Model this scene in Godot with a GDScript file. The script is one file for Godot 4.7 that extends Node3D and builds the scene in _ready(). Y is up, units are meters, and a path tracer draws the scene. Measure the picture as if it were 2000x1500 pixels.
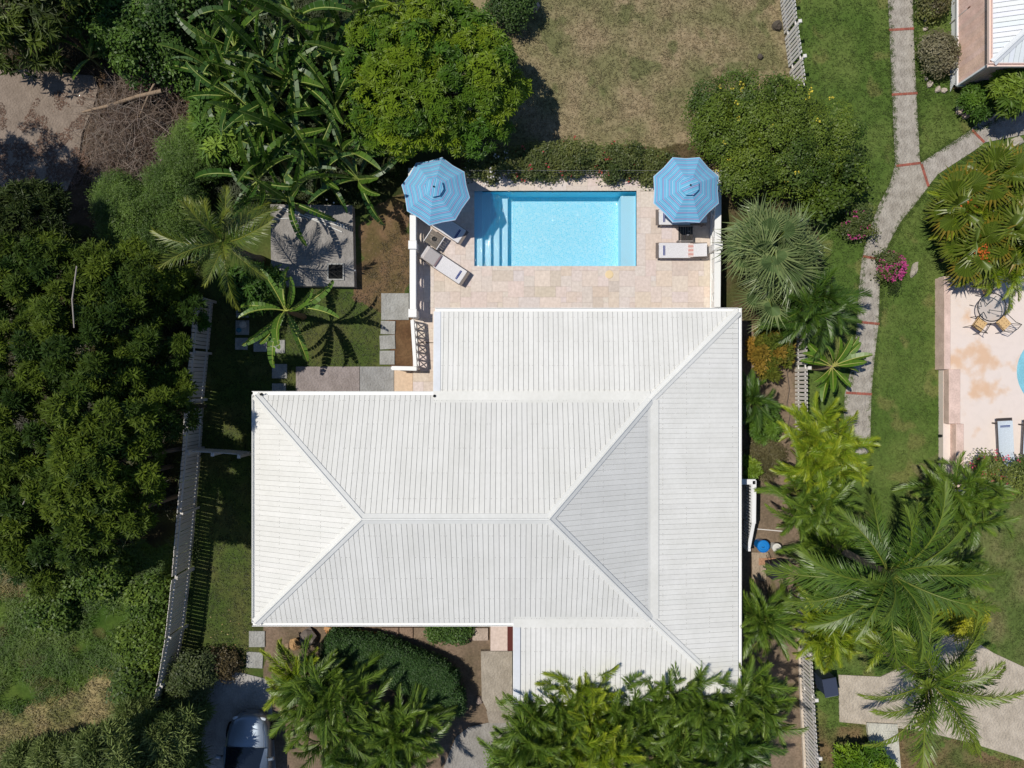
extends Node3D
# A white-roofed villa with a pool seen from a drone 28 m straight above it.
# Plan positions were measured on a survey grid of 1389 units per metre-of-height; at() turns a mark and a height into metres.

const EYE := 28.0
const UNIT := 1389.0

var rng := RandomNumberGenerator.new()
var names := {}
var M := {}
var ground_map: Image
const MAP_W := 1000
const MAP_H := 750
const HALF_X := 24.0
const HALF_Z := 18.0


class Build:
	var v := PackedVector3Array()
	var n := PackedVector3Array()
	var c := PackedColorArray()
	var t := PackedVector2Array()
	var uvs := false

	func tri(a: Vector3, b: Vector3, d: Vector3, col: Color) -> void:
		var nn := (b - a).cross(d - a).normalized()
		v.append(a); v.append(d); v.append(b)
		n.append(nn); n.append(nn); n.append(nn)
		c.append(col); c.append(col); c.append(col)
		if uvs:
			t.append(Vector2.ZERO); t.append(Vector2.ZERO); t.append(Vector2.ZERO)

	func tri_n(a: Vector3, b: Vector3, d: Vector3, na: Vector3, nb: Vector3, nd: Vector3, col: Color) -> void:
		v.append(a); v.append(d); v.append(b)
		n.append(na); n.append(nd); n.append(nb)
		c.append(col); c.append(col); c.append(col)
		if uvs:
			t.append(Vector2.ZERO); t.append(Vector2.ZERO); t.append(Vector2.ZERO)

	func quad(a: Vector3, b: Vector3, d: Vector3, e: Vector3, col: Color) -> void:
		tri(a, b, d, col)
		tri(a, d, e, col)

	func quad_uv(a: Vector3, b: Vector3, d: Vector3, e: Vector3, ua: Vector2, ub: Vector2, ud: Vector2, ue: Vector2, col: Color) -> void:
		uvs = true
		var at0 := v.size()
		quad(a, b, d, e, col)
		t[at0] = ua; t[at0 + 1] = ud; t[at0 + 2] = ub
		t[at0 + 3] = ua; t[at0 + 4] = ue; t[at0 + 5] = ud

	func box(p: Vector3, s: Vector3, col: Color, b := Basis.IDENTITY, bevel := 0.0) -> void:
		var x := b.x * s.x * 0.5
		var y := b.y * s.y * 0.5
		var z := b.z * s.z * 0.5
		if bevel <= 0.0:
			quad(p - x + y + z, p + x + y + z, p + x + y - z, p - x + y - z, col)
			quad(p - x - y - z, p + x - y - z, p + x - y + z, p - x - y + z, col)
			quad(p - x - y + z, p + x - y + z, p + x + y + z, p - x + y + z, col)
			quad(p + x - y - z, p - x - y - z, p - x + y - z, p + x + y - z, col)
			quad(p + x - y + z, p + x - y - z, p + x + y - z, p + x + y + z, col)
			quad(p - x - y - z, p - x - y + z, p - x + y + z, p - x + y - z, col)
			return
		var xi := b.x * (s.x * 0.5 - bevel)
		var zi := b.z * (s.z * 0.5 - bevel)
		var yi := b.y * (s.y * 0.5 - bevel)
		quad(p - xi + y + zi, p + xi + y + zi, p + xi + y - zi, p - xi + y - zi, col)
		var low := [p - x - y + z, p + x - y + z, p + x - y - z, p - x - y - z]
		var mid := [p - x + yi + z, p + x + yi + z, p + x + yi - z, p - x + yi - z]
		var top := [p - xi + y + zi, p + xi + y + zi, p + xi + y - zi, p - xi + y - zi]
		for i in 4:
			var j := (i + 1) % 4
			quad(low[i], low[j], mid[j], mid[i], col)
			quad(mid[i], mid[j], top[j], top[i], col)
		quad(low[3], low[2], low[1], low[0], col)

	# outline of Vector2(x, z), extruded from y0 to y1
	func prism(outline: PackedVector2Array, y0: float, y1: float, col: Color, side := Color(-1, 0, 0)) -> void:
		var o := outline
		if Geometry2D.is_polygon_clockwise(o):
			o = o.duplicate()
			o.reverse()
		var k := Geometry2D.triangulate_polygon(o)
		var sc := col if side.r < 0.0 else side
		for i in range(0, k.size(), 3):
			var a := o[k[i]]
			var b := o[k[i + 1]]
			var d := o[k[i + 2]]
			if (b - a).cross(d - a) > 0.0:
				var q := b
				b = d
				d = q
			tri(Vector3(a.x, y1, a.y), Vector3(b.x, y1, b.y), Vector3(d.x, y1, d.y), col)
			tri(Vector3(a.x, y0, a.y), Vector3(d.x, y0, d.y), Vector3(b.x, y0, b.y), sc)
		for i in o.size():
			var a := o[i]
			var b := o[(i + 1) % o.size()]
			quad(Vector3(b.x, y0, b.y), Vector3(a.x, y0, a.y), Vector3(a.x, y1, a.y), Vector3(b.x, y1, b.y), sc)

	func tube(pts: Array, radii: Array, sides: int, col: Color, col_end := Color(-1, 0, 0)) -> void:
		var rings := []
		var norms := []
		for i in pts.size():
			var p: Vector3 = pts[i]
			var d: Vector3 = (pts[mini(i + 1, pts.size() - 1)] - pts[maxi(i - 1, 0)])
			d = d.normalized() if d.length() > 1e-6 else Vector3.UP
			var s := d.cross(Vector3.UP if absf(d.y) < 0.9 else Vector3.RIGHT).normalized()
			var u := s.cross(d).normalized()
			var ring := []
			var nr := []
			for k in sides:
				var a := TAU * k / sides
				var nn := s * cos(a) + u * sin(a)
				nr.append(nn)
				ring.append(p + nn * float(radii[i]))
			rings.append(ring)
			norms.append(nr)
		for i in pts.size() - 1:
			var cc := col if col_end.r < 0.0 else col.lerp(col_end, float(i) / maxf(1.0, pts.size() - 2))
			for k in sides:
				var l := (k + 1) % sides
				tri_n(rings[i][k], rings[i + 1][l], rings[i][l], norms[i][k], norms[i + 1][l], norms[i][l], cc)
				tri_n(rings[i][k], rings[i + 1][k], rings[i + 1][l], norms[i][k], norms[i + 1][k], norms[i + 1][l], cc)
		for e in [0, pts.size() - 1]:
			for k in range(1, sides - 1):
				if e == 0:
					tri(rings[e][0], rings[e][k + 1], rings[e][k], col)
				else:
					tri(rings[e][0], rings[e][k], rings[e][k + 1], col if col_end.r < 0.0 else col_end)

	# profile of Vector2(radius, y) turned round the y axis at p
	func lathe(p: Vector3, profile: Array, sides: int, col: Color) -> void:
		for i in profile.size() - 1:
			var q0: Vector2 = profile[i]
			var q1: Vector2 = profile[i + 1]
			var dn := Vector2(q1.y - q0.y, q0.x - q1.x).normalized()
			for k in sides:
				var a := TAU * k / sides
				var b := TAU * (k + 1) / sides
				var ca := Vector3(cos(a), 0, sin(a))
				var cb := Vector3(cos(b), 0, sin(b))
				var na := ca * dn.x + Vector3.UP * dn.y
				var nb := cb * dn.x + Vector3.UP * dn.y
				var p00 := p + ca * q0.x + Vector3.UP * q0.y
				var p01 := p + cb * q0.x + Vector3.UP * q0.y
				var p10 := p + ca * q1.x + Vector3.UP * q1.y
				var p11 := p + cb * q1.x + Vector3.UP * q1.y
				tri_n(p00, p11, p01, na, nb, nb, col)
				tri_n(p00, p10, p11, na, na, nb, col)

	func rock(p: Vector3, s: Vector3, r: RandomNumberGenerator, col: Color) -> void:
		var rings := 5
		var sides := 8
		var g := []
		for i in rings + 1:
			var row := []
			var e := -PI / 2 + PI * i / rings
			for k in sides:
				var a := TAU * (k + 0.5 * (i % 2)) / sides
				var w := r.randf_range(0.78, 1.12)
				row.append(p + Vector3(cos(a) * cos(e) * s.x, sin(e) * s.y, sin(a) * cos(e) * s.z) * w)
			g.append(row)
		for i in rings:
			for k in sides:
				var l := (k + 1) % sides
				quad(g[i][k], g[i + 1][k], g[i + 1][l], g[i][l], col * r.randf_range(0.88, 1.1))

	func mesh() -> ArrayMesh:
		var a := []
		a.resize(Mesh.ARRAY_MAX)
		a[Mesh.ARRAY_VERTEX] = v
		a[Mesh.ARRAY_NORMAL] = n
		a[Mesh.ARRAY_COLOR] = c
		if uvs:
			a[Mesh.ARRAY_TEX_UV] = t
		var m := ArrayMesh.new()
		m.add_surface_from_arrays(Mesh.PRIMITIVE_TRIANGLES, a)
		return m


# ---------------------------------------------------------------- helpers

func at(px: float, py: float, h := 0.0) -> Vector3:
	return Vector3((px - 1000.0) / UNIT * (EYE - h), h, (py - 750.0) / UNIT * (EYE - h))


func k(r: float, g: float, b: float) -> Color:   # a colour as sRGB bytes -> linear
	return Color(r / 255.0, g / 255.0, b / 255.0).srgb_to_linear()


func vary(c: Color, by: float) -> Color:
	var f := 1.0 + rng.randf_range(-by, by)
	return Color(c.r * f * rng.randf_range(0.97, 1.03), c.g * f, c.b * f * rng.randf_range(0.95, 1.05))


func numbered(called: String) -> String:
	if not names.has(called):
		names[called] = 0
		return called
	names[called] += 1
	return "%s_%03d" % [called, names[called]]


func thing(called: String, label: String, category: String, where := Vector3.ZERO, turn := 0.0, group := "") -> Node3D:
	var o := Node3D.new()
	o.name = numbered(called)
	add_child(o)
	o.position = where
	o.rotation.y = turn
	o.set_meta("label", label)
	o.set_meta("category", category)
	if group != "":
		o.set_meta("group", group)
	return o


func part(called: String, m: Mesh, mat: Material, parent: Node, xf := Transform3D.IDENTITY) -> MeshInstance3D:
	var o := MeshInstance3D.new()
	o.name = called
	if parent == self:
		o.name = numbered(called)
	elif parent.has_node(called):
		var tag: String = "count_" + called
		var i: int = parent.get_meta(tag) + 1 if parent.has_meta(tag) else 1
		parent.set_meta(tag, i)
		o.name = "%s_%03d" % [called, i]
	o.mesh = m
	o.material_override = mat
	o.transform = xf
	parent.add_child(o, true)
	return o


func structure(called: String, m: Mesh, mat: Material, label := "") -> MeshInstance3D:
	var o := part(called, m, mat, self)
	o.set_meta("kind", "structure")
	if label != "":
		o.set_meta("label", label)
	return o


func copies(called: String, m: Mesh, mat: Material, xfs: Array, cols: PackedColorArray, parent: Node) -> MultiMeshInstance3D:
	var mm := MultiMesh.new()
	mm.transform_format = MultiMesh.TRANSFORM_3D
	mm.use_colors = true
	mm.mesh = m
	mm.instance_count = xfs.size()
	for i in xfs.size():
		mm.set_instance_transform(i, xfs[i])
		mm.set_instance_color(i, cols[i])
	var o := MultiMeshInstance3D.new()
	o.name = called if parent != self else numbered(called)
	o.multimesh = mm
	o.material_override = mat
	o.set_meta("kind", "stuff")
	parent.add_child(o, true)
	return o


func outline(marks: Array, h := 0.0) -> PackedVector2Array:   # flat list of marks -> plan outline in metres
	var o := PackedVector2Array()
	for i in range(0, marks.size(), 2):
		var p := at(marks[i], marks[i + 1], h)
		o.append(Vector2(p.x, p.z))
	return o


func noise(seed_: int, freq: float, octaves := 4) -> FastNoiseLite:
	var f := FastNoiseLite.new()
	f.seed = seed_
	f.noise_type = FastNoiseLite.TYPE_SIMPLEX_SMOOTH
	f.frequency = freq
	f.fractal_octaves = octaves
	return f


# a neutral, tileable wear texture that multiplies a base colour
func wear(seed_: int, size: int, coarse: float, fine: float, low: Color, high: Color, speck := 0.0) -> ImageTexture:
	var a := noise(seed_, coarse, 4).get_seamless_image(size, size)
	var b := noise(seed_ + 7, fine, 2).get_seamless_image(size, size)
	var r := RandomNumberGenerator.new()
	r.seed = seed_
	var im := Image.create(size, size, true, Image.FORMAT_RGB8)
	for y in size:
		for x in size:
			var f: float = a.get_pixel(x, y).r * 0.6 + b.get_pixel(x, y).r * 0.4
			f = clampf((f - 0.5) * 1.7 + 0.5, 0.0, 1.0)
			if speck > 0.0 and r.randf() < speck:
				f *= 0.45
			im.set_pixel(x, y, low.lerp(high, f))
	im.generate_mipmaps()
	return ImageTexture.create_from_image(im)


func relief(seed_: int, size: int, freq: float, strength: float, cellular := false) -> ImageTexture:
	var f := noise(seed_, freq, 4)
	if cellular:
		f.noise_type = FastNoiseLite.TYPE_CELLULAR
	var im := f.get_seamless_image(size, size)
	im.convert(Image.FORMAT_RGB8)
	im.bump_map_to_normal_map(strength)
	return ImageTexture.create_from_image(im)


func material(called: String, rough: float, tex: Texture2D = null, metres := 1.0, nrm: Texture2D = null, bump := 0.6) -> StandardMaterial3D:
	var m := StandardMaterial3D.new()
	m.resource_name = called
	m.vertex_color_use_as_albedo = true
	m.roughness = rough
	if tex or nrm:
		m.uv1_triplanar = true
		m.uv1_world_triplanar = true
		m.uv1_scale = Vector3.ONE / metres
	if tex:
		m.albedo_texture = tex
	if nrm:
		m.normal_enabled = true
		m.normal_texture = nrm
		m.normal_scale = bump
	M[called] = m
	return m


func make_materials() -> void:
	var white := Color(1, 1, 1)
	var grain := wear(3, 256, 0.02, 0.12, Color(0.90, 0.89, 0.88), white, 0.012)
	var stain := wear(11, 512, 0.008, 0.06, Color(0.85, 0.845, 0.835), white, 0.006)
	var roofing := wear(23, 512, 0.006, 0.05, Color(0.95, 0.95, 0.945), white)
	var rough_n := relief(5, 256, 0.08, 6.0)
	material("paint", 0.55)
	material("matte", 0.9)
	material("gloss", 0.25)
	material("plaster", 0.85, stain, 3.0)
	material("pool_paint", 0.6)
	material("concrete", 0.92, stain, 2.6, rough_n, 0.5)
	var worn := wear(71, 512, 0.01, 0.09, Color(0.80, 0.79, 0.78), white, 0.02).get_image()
	var cr := FastNoiseLite.new()
	cr.seed = 12
	cr.noise_type = FastNoiseLite.TYPE_CELLULAR
	cr.cellular_return_type = FastNoiseLite.RETURN_DISTANCE2_SUB
	cr.frequency = 0.016
	cr.domain_warp_enabled = true
	cr.domain_warp_amplitude = 26.0
	var ci0 := cr.get_seamless_image(512, 512)
	for y in 512:
		for x in 512:
			var f := smoothstep(0.0, 0.10, ci0.get_pixel(x, y).r)
			if f < 1.0:
				worn.set_pixel(x, y, worn.get_pixel(x, y) * lerpf(0.68, 1.0, f))
	worn.generate_mipmaps()
	material("cracked_concrete", 0.95, ImageTexture.create_from_image(worn), 2.4, rough_n, 0.6)
	material("tile", 0.8, grain, 0.9, rough_n, 0.15)
	material("roof", 0.5, roofing, 5.0)
	material("fabric", 0.95, grain, 0.35)
	material("wood", 0.85, grain, 0.6)
	material("stone", 0.95, stain, 0.8, rough_n, 0.9)
	material("bark", 0.95, grain, 0.5)
	var soil := material("soil", 0.97, grain, 0.6, rough_n, 0.8)
	soil.vertex_color_use_as_albedo = true
	var leaf := material("leaf", 0.5)
	leaf.metallic_specular = 0.4
	leaf.backlight_enabled = true
	leaf.backlight = Color(0.42, 0.5, 0.2)
	var frond := material("frond", 0.42)
	frond.metallic_specular = 0.5
	frond.backlight_enabled = true
	frond.backlight = Color(0.36, 0.42, 0.14)
	var petal := material("petal", 0.8)
	petal.backlight_enabled = true
	petal.backlight = Color(0.4, 0.3, 0.3)
	var cloth := material("canopy_cloth", 0.9)
	cloth.albedo_texture = stripes()
	cloth.backlight_enabled = true
	cloth.backlight = Color(0.3, 0.3, 0.3)
	var metal := material("metal", 0.35)
	metal.metallic = 0.8
	var car := material("car_paint", 0.3)
	car.metallic = 0.5
	car.clearcoat_enabled = true
	car.clearcoat = 0.8
	var dark := material("dark_glass", 0.06)
	dark.metallic_specular = 0.7
	var glass := StandardMaterial3D.new()
	glass.resource_name = "glass"
	glass.transparency = BaseMaterial3D.TRANSPARENCY_ALPHA
	glass.albedo_color = Color(0.5, 0.55, 0.55, 0.15)
	glass.roughness = 0.05
	M["glass"] = glass
	var water := StandardMaterial3D.new()
	water.resource_name = "water"
	water.transparency = BaseMaterial3D.TRANSPARENCY_ALPHA
	water.albedo_color = Color(0.0, 0.70, 0.88, 0.15)
	water.roughness = 0.04
	water.normal_enabled = true
	water.normal_texture = relief(41, 256, 0.03, 5.0)
	water.normal_scale = 0.7
	water.uv1_triplanar = true
	water.uv1_world_triplanar = true
	water.uv1_scale = Vector3.ONE / 1.1
	M["water"] = water
	# pool floor: sunlight ripples painted into the colour as cells of two blues
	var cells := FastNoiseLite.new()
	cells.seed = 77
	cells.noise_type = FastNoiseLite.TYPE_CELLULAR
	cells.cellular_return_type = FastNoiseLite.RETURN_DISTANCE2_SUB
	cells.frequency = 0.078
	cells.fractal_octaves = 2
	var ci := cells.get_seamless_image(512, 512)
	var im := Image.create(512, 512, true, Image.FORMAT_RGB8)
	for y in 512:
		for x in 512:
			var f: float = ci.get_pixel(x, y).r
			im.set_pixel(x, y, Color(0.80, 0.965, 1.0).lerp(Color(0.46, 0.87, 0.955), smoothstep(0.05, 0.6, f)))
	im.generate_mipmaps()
	material("painted_caustics", 0.5, ImageTexture.create_from_image(im), 2.6)


func stripes() -> ImageTexture:   # print on the parasol cloth, from the top (0) to the hem (1)
	var im := Image.create(256, 4, true, Image.FORMAT_RGB8)
	var blue := Color8(112, 186, 218)
	var purple := Color8(128, 118, 172)
	var pale := Color8(190, 205, 232)
	var deep := Color8(92, 138, 190)
	for x in 256:
		var f := fposmod(x / 256.0 * 5.6, 1.0)
		var c := blue
		if f < 0.09: c = purple
		elif f < 0.15: c = pale
		elif f < 0.21: c = deep
		elif f < 0.25: c = purple
		elif f > 0.62 and f < 0.67: c = pale
		elif f > 0.72 and f < 0.78: c = deep
		if x > 250: c = pale
		for y in 4:
			im.set_pixel(x, y, c)
	im.generate_mipmaps()
	return ImageTexture.create_from_image(im)

# ---------------------------------------------------------------- the scene

func _ready() -> void:
	rng.seed = 20240611
	var cam := Camera3D.new()
	cam.name = "camera"
	cam.fov = 56.73
	cam.near = 0.5
	cam.far = 500.0
	cam.position = Vector3(0, EYE, 0)
	cam.rotation_degrees = Vector3(-90, 0, 0)
	add_child(cam)
	cam.current = true
	var sky_m := ProceduralSkyMaterial.new()
	sky_m.sky_top_color = Color(0.38, 0.50, 0.69)
	sky_m.sky_horizon_color = Color(0.70, 0.75, 0.80)
	sky_m.sky_curve = 0.12
	sky_m.ground_bottom_color = Color(0.35, 0.38, 0.30)
	sky_m.ground_horizon_color = Color(0.60, 0.66, 0.70)
	sky_m.energy_multiplier = 0.66
	var sky := Sky.new()
	sky.sky_material = sky_m
	var env := Environment.new()
	env.background_mode = Environment.BG_SKY
	env.sky = sky
	env.tonemap_mode = Environment.TONE_MAPPER_LINEAR
	env.tonemap_exposure = 1.0
	env.sdfgi_enabled = true
	env.ssao_enabled = true
	env.ssil_enabled = true
	var we := WorldEnvironment.new()
	we.name = "world_environment"
	we.environment = env
	add_child(we)
	var sun := DirectionalLight3D.new()
	sun.name = "sun"
	sun.light_color = Color(1.0, 0.975, 0.93)
	sun.light_energy = 1.13
	sun.light_angular_distance = 0.5
	sun.shadow_enabled = true
	sun.basis = Basis.looking_at(Vector3(0.485, -1.0, 0.105).normalized(), Vector3.FORWARD)
	add_child(sun)

	make_materials()
	var iron := material("iron", 0.5)
	iron.vertex_color_use_as_albedo = false
	iron.albedo_color = Color(0.10, 0.10, 0.11)
	make_ground()
	make_paving()
	make_house()
	make_deck()
	make_pool()
	make_terrace()
	make_neighbour_house()
	make_fences()
	make_furniture()
	make_cistern()
	make_brush_pile()
	make_plants()
	make_grass()


func make_paving() -> void:
	var con: Material = M.concrete
	slab("garden_path", "winding pale grey concrete path through the lawn", [1732, -60, 1782, -60, 1784, 58, 1790, 185, 1797, 318, 1812, 366, 1788, 398, 1760, 432, 1736, 475, 1722, 510, 1718, 560, 1716, 632, 1708, 700, 1702, 768, 1700, 850, 1699, 890, 1650, 890, 1652, 850, 1648, 800, 1651, 768, 1668, 700, 1674, 632, 1678, 560, 1685, 500, 1695, 460, 1716, 402, 1739, 357, 1749, 322, 1743, 185, 1738, 58], 0.05, k(184, 178, 168), M.cracked_concrete)
	slab("path_branch", "side path of grey concrete branching off towards the pink house", [1799, 318, 1896, 254, 1922, 226, 1995, 208, 2080, 190, 2080, 250, 1995, 264, 1924, 278, 1906, 292, 1832, 340, 1813, 364], 0.046, k(186, 180, 172), M.cracked_concrete)
	var red := k(176, 92, 78)
	var n := 0
	var where := ["at the northern end of the path", "level with the pink house corner", "just above the fork of the path", "beside the magenta bougainvillea", "below the tall fan palm", "beside the plant with big glossy leaves"]
	for e in [[1735, 60, 1784, 57], [1741, 186, 1791, 183], [1749, 325, 1797, 319], [1684, 501, 1724, 508], [1674, 629, 1717, 633], [1651, 767, 1702, 770]]:
		brick_strip("strip of red bricks across the path " + where[n], e)
		n += 1
	brick_strip("strip of red bricks along the mouth of the side path", [1798, 321, 1812, 365])
	brick_strip("strip of red bricks across the side path near the flowering rocks", [1897, 255, 1921, 279])
	slab("driveway", "pale concrete drive of the neighbours under the big palms", [1638, 1318, 1720, 1322, 1790, 1290, 1846, 1236, 1884, 1240, 1940, 1275, 2080, 1340, 2080, 1520, 1990, 1480, 1900, 1452, 1835, 1436, 1790, 1426, 1700, 1416, 1640, 1410], 0.05, k(196, 184, 168), con)
	slab("pale_slab", "pale rectangular concrete slab set against the drive", [1693, 1412, 1753, 1415, 1764, 1560, 1714, 1560], 0.14, k(206, 204, 190), con, "slab")
	slab("parking_area", "grey concrete parking area in the shade under the car", [412, 1309, 470, 1314, 528, 1328, 545, 1620, 378, 1620, 384, 1420], 0.04, k(176, 172, 168), con)
	slab("front_walk", "tan concrete walk leading south from the front door", [939, 1272, 1000, 1272, 1001, 1388, 952, 1389, 941, 1366], 0.22, k(176, 166, 152), con)
	slab("front_step", "middle concrete step of the front walk", [950, 1389, 1001, 1388, 1001, 1411, 955, 1413], 0.12, k(168, 158, 146), con, "step")
	slab("lower_walk", "wide lower landing of the front walk between the palms", [952, 1412, 1001, 1411, 1000, 1440, 985, 1465, 962, 1500, 955, 1620, 820, 1620, 862, 1510, 890, 1440, 915, 1420], 0.04, k(158, 154, 148), con)
	slab("porch_paving", "pink paved strip at the front door", [958, 1216, 992, 1216, 992, 1271, 958, 1271], 0.24, k(222, 204, 194), M.tile)
	slab("door_mat", "dark red door mat on the pink paving at the front door", [991, 1222, 1006, 1222, 1006, 1271, 991, 1271], 0.25, k(96, 48, 46), M.fabric, "mat")
	slab("square_paver", "single square pinkish paver beside the front door paving", [923, 1227, 953, 1227, 953, 1251, 923, 1251], 0.12, k(190, 172, 158), M.concrete, "paving slab")
	# stone pavers along the front wall
	var xs := [[745, 778, "first"], [780, 806, "second"], [808, 842, "third"], [846, 872, "fourth"], [876, 918, "fifth"]]
	for e in xs:
		slab("front_paver", "brown stone paver under the front eaves, %s from the timber edging" % e[2], [e[0], 1226, e[1], 1226, e[1], 1246, e[0], 1246], 0.1, vary(k(146, 124, 106), 0.12), M.concrete, "paving slab", "stone pavers under the front eaves")
	slab("timber_edging", "orange brown timber edging under the front eaves", [664, 1222, 686, 1226, 690, 1242, 640, 1240, 634, 1232], 0.2, k(190, 136, 88), M.wood, "edging")
	slab("timber_edging", "long sloping orange brown board at the front of the house", [634, 1224, 740, 1240, 738, 1245, 632, 1230], 0.26, k(206, 160, 112), M.wood, "edging")
	slab("old_slab", "old pale concrete slab littered with brown leaves", [-120, 120, 0, 131, 182, 148, 192, 172, 180, 215, 160, 260, 150, 330, 130, 372, -120, 380], 0.08, k(146, 132, 118), con)
	slab("grey_walk", "grey concrete walk under the north eaves, its weathered west half", [578, 716, 702, 716, 702, 770, 578, 770], 0.07, k(160, 150, 148), con)
	slab("grey_walk", "smooth grey concrete walk beside the tan step to the terrace", [703, 716, 769, 716, 769, 770, 703, 770], 0.072, k(164, 164, 164), con)
	slab("tan_step", "tan tiled step between the grey walk and the terrace", [770, 722, 806, 722, 806, 772, 770, 772], 0.2, k(228, 202, 176), M.tile)
	stepping_stone("large square concrete slab beside the pierced parapet", 745, 573, 799, 625)
	stepping_stone("concrete stepping stone next below the large square slab", 744, 627, 772, 653, -0.03)
	stepping_stone("middle concrete stepping stone of three between slab and walk", 742, 655, 772, 682, 0.05)
	stepping_stone("last concrete stepping stone before the grey walk", 742, 685, 771, 712)
	stepping_stone("shaded stepping stone left of the grey walk", 532, 711, 561, 739)
	stepping_stone("shaded stepping stone touching the house eaves west of the grey walk", 532, 749, 559, 772)
	stepping_stone("shaded stepping stone east of three under the lone banana", 529, 664, 557, 690)
	stepping_stone("shaded stepping stone in the middle of three under the lone banana", 496, 662, 522, 687)
	stepping_stone("shaded stepping stone west of three under the lone banana", 460, 660, 484, 683)
	stepping_stone("shaded stepping stone with spilled blue and white rubbish", 461, 626, 487, 654)
	stepping_stone("shaded stepping stone nearest the lone banana stem", 462, 593, 486, 620)
	stepping_stone("pale stepping stone at the southwest corner of the house", 487, 1232, 518, 1263)
	stepping_stone("pale tilted stepping stone beside the parking area", 482, 1273, 514, 1304, -0.05)
	slab("utility_pad", "worn concrete pads beside the house where the buckets stand", [1468, 1079, 1500, 1079, 1500, 1100, 1496, 1136, 1470, 1130], 0.06, k(178, 160, 140), con, "slab")
	slab("red_pad", "small reddish concrete pad next to the dark machine", [1482, 1090, 1516, 1090, 1516, 1104, 1482, 1104], 0.075, k(184, 142, 114), con, "slab")
	slab("fence_kerb", "thin pale kerb along the foot of the southern white fence", [1557, 1180, 1561, 1180, 1566, 1340, 1576, 1520, 1571, 1520, 1562, 1340], 0.12, k(214, 200, 184), con)
	var d := Build.new()
	for e in [[-0.15, 0, 0.03, 0.33], [0.15, 0, 0.03, 0.33], [0, -0.15, 0.27, 0.03], [0, 0.15, 0.27, 0.03]]:
		d.box(Vector3(e[0], 0.02, e[1]), Vector3(e[2], 0.06, e[3]), k(196, 190, 182))
	d.box(Vector3(0, 0.008, 0), Vector3(0.27, 0.03, 0.27), k(104, 108, 82))
	var dm := part("drain_cover", d.mesh(), M.concrete, self, Transform3D(Basis.IDENTITY, at(1636, 1468)))
	dm.set_meta("label", "small square drain cover in the grass near the southern fence")
	dm.set_meta("category", "drain cover")


func brick_strip(label: String, e: Array) -> void:
	var a := at(e[0], e[1])
	var b := at(e[2], e[3])
	var o := thing("brick_strip", label, "brick edging", a, 0.0, "red brick strips in the path")
	var L := a.distance_to(b)
	var x := (b - a).normalized()
	var bs := Basis(x, Vector3.UP, x.cross(Vector3.UP))
	var n := maxi(3, int(round(L / 0.215)))
	for i in n:
		var m := Build.new()
		m.box(Vector3.ZERO, Vector3(L / n - 0.01, 0.08, 0.10), vary(k(170, 100, 86), 0.14), Basis.IDENTITY, 0.008)
		part("brick", m.mesh(), M.stone, o, Transform3D(bs, x * (i + 0.5) * L / n + Vector3.UP * 0.026))


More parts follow.
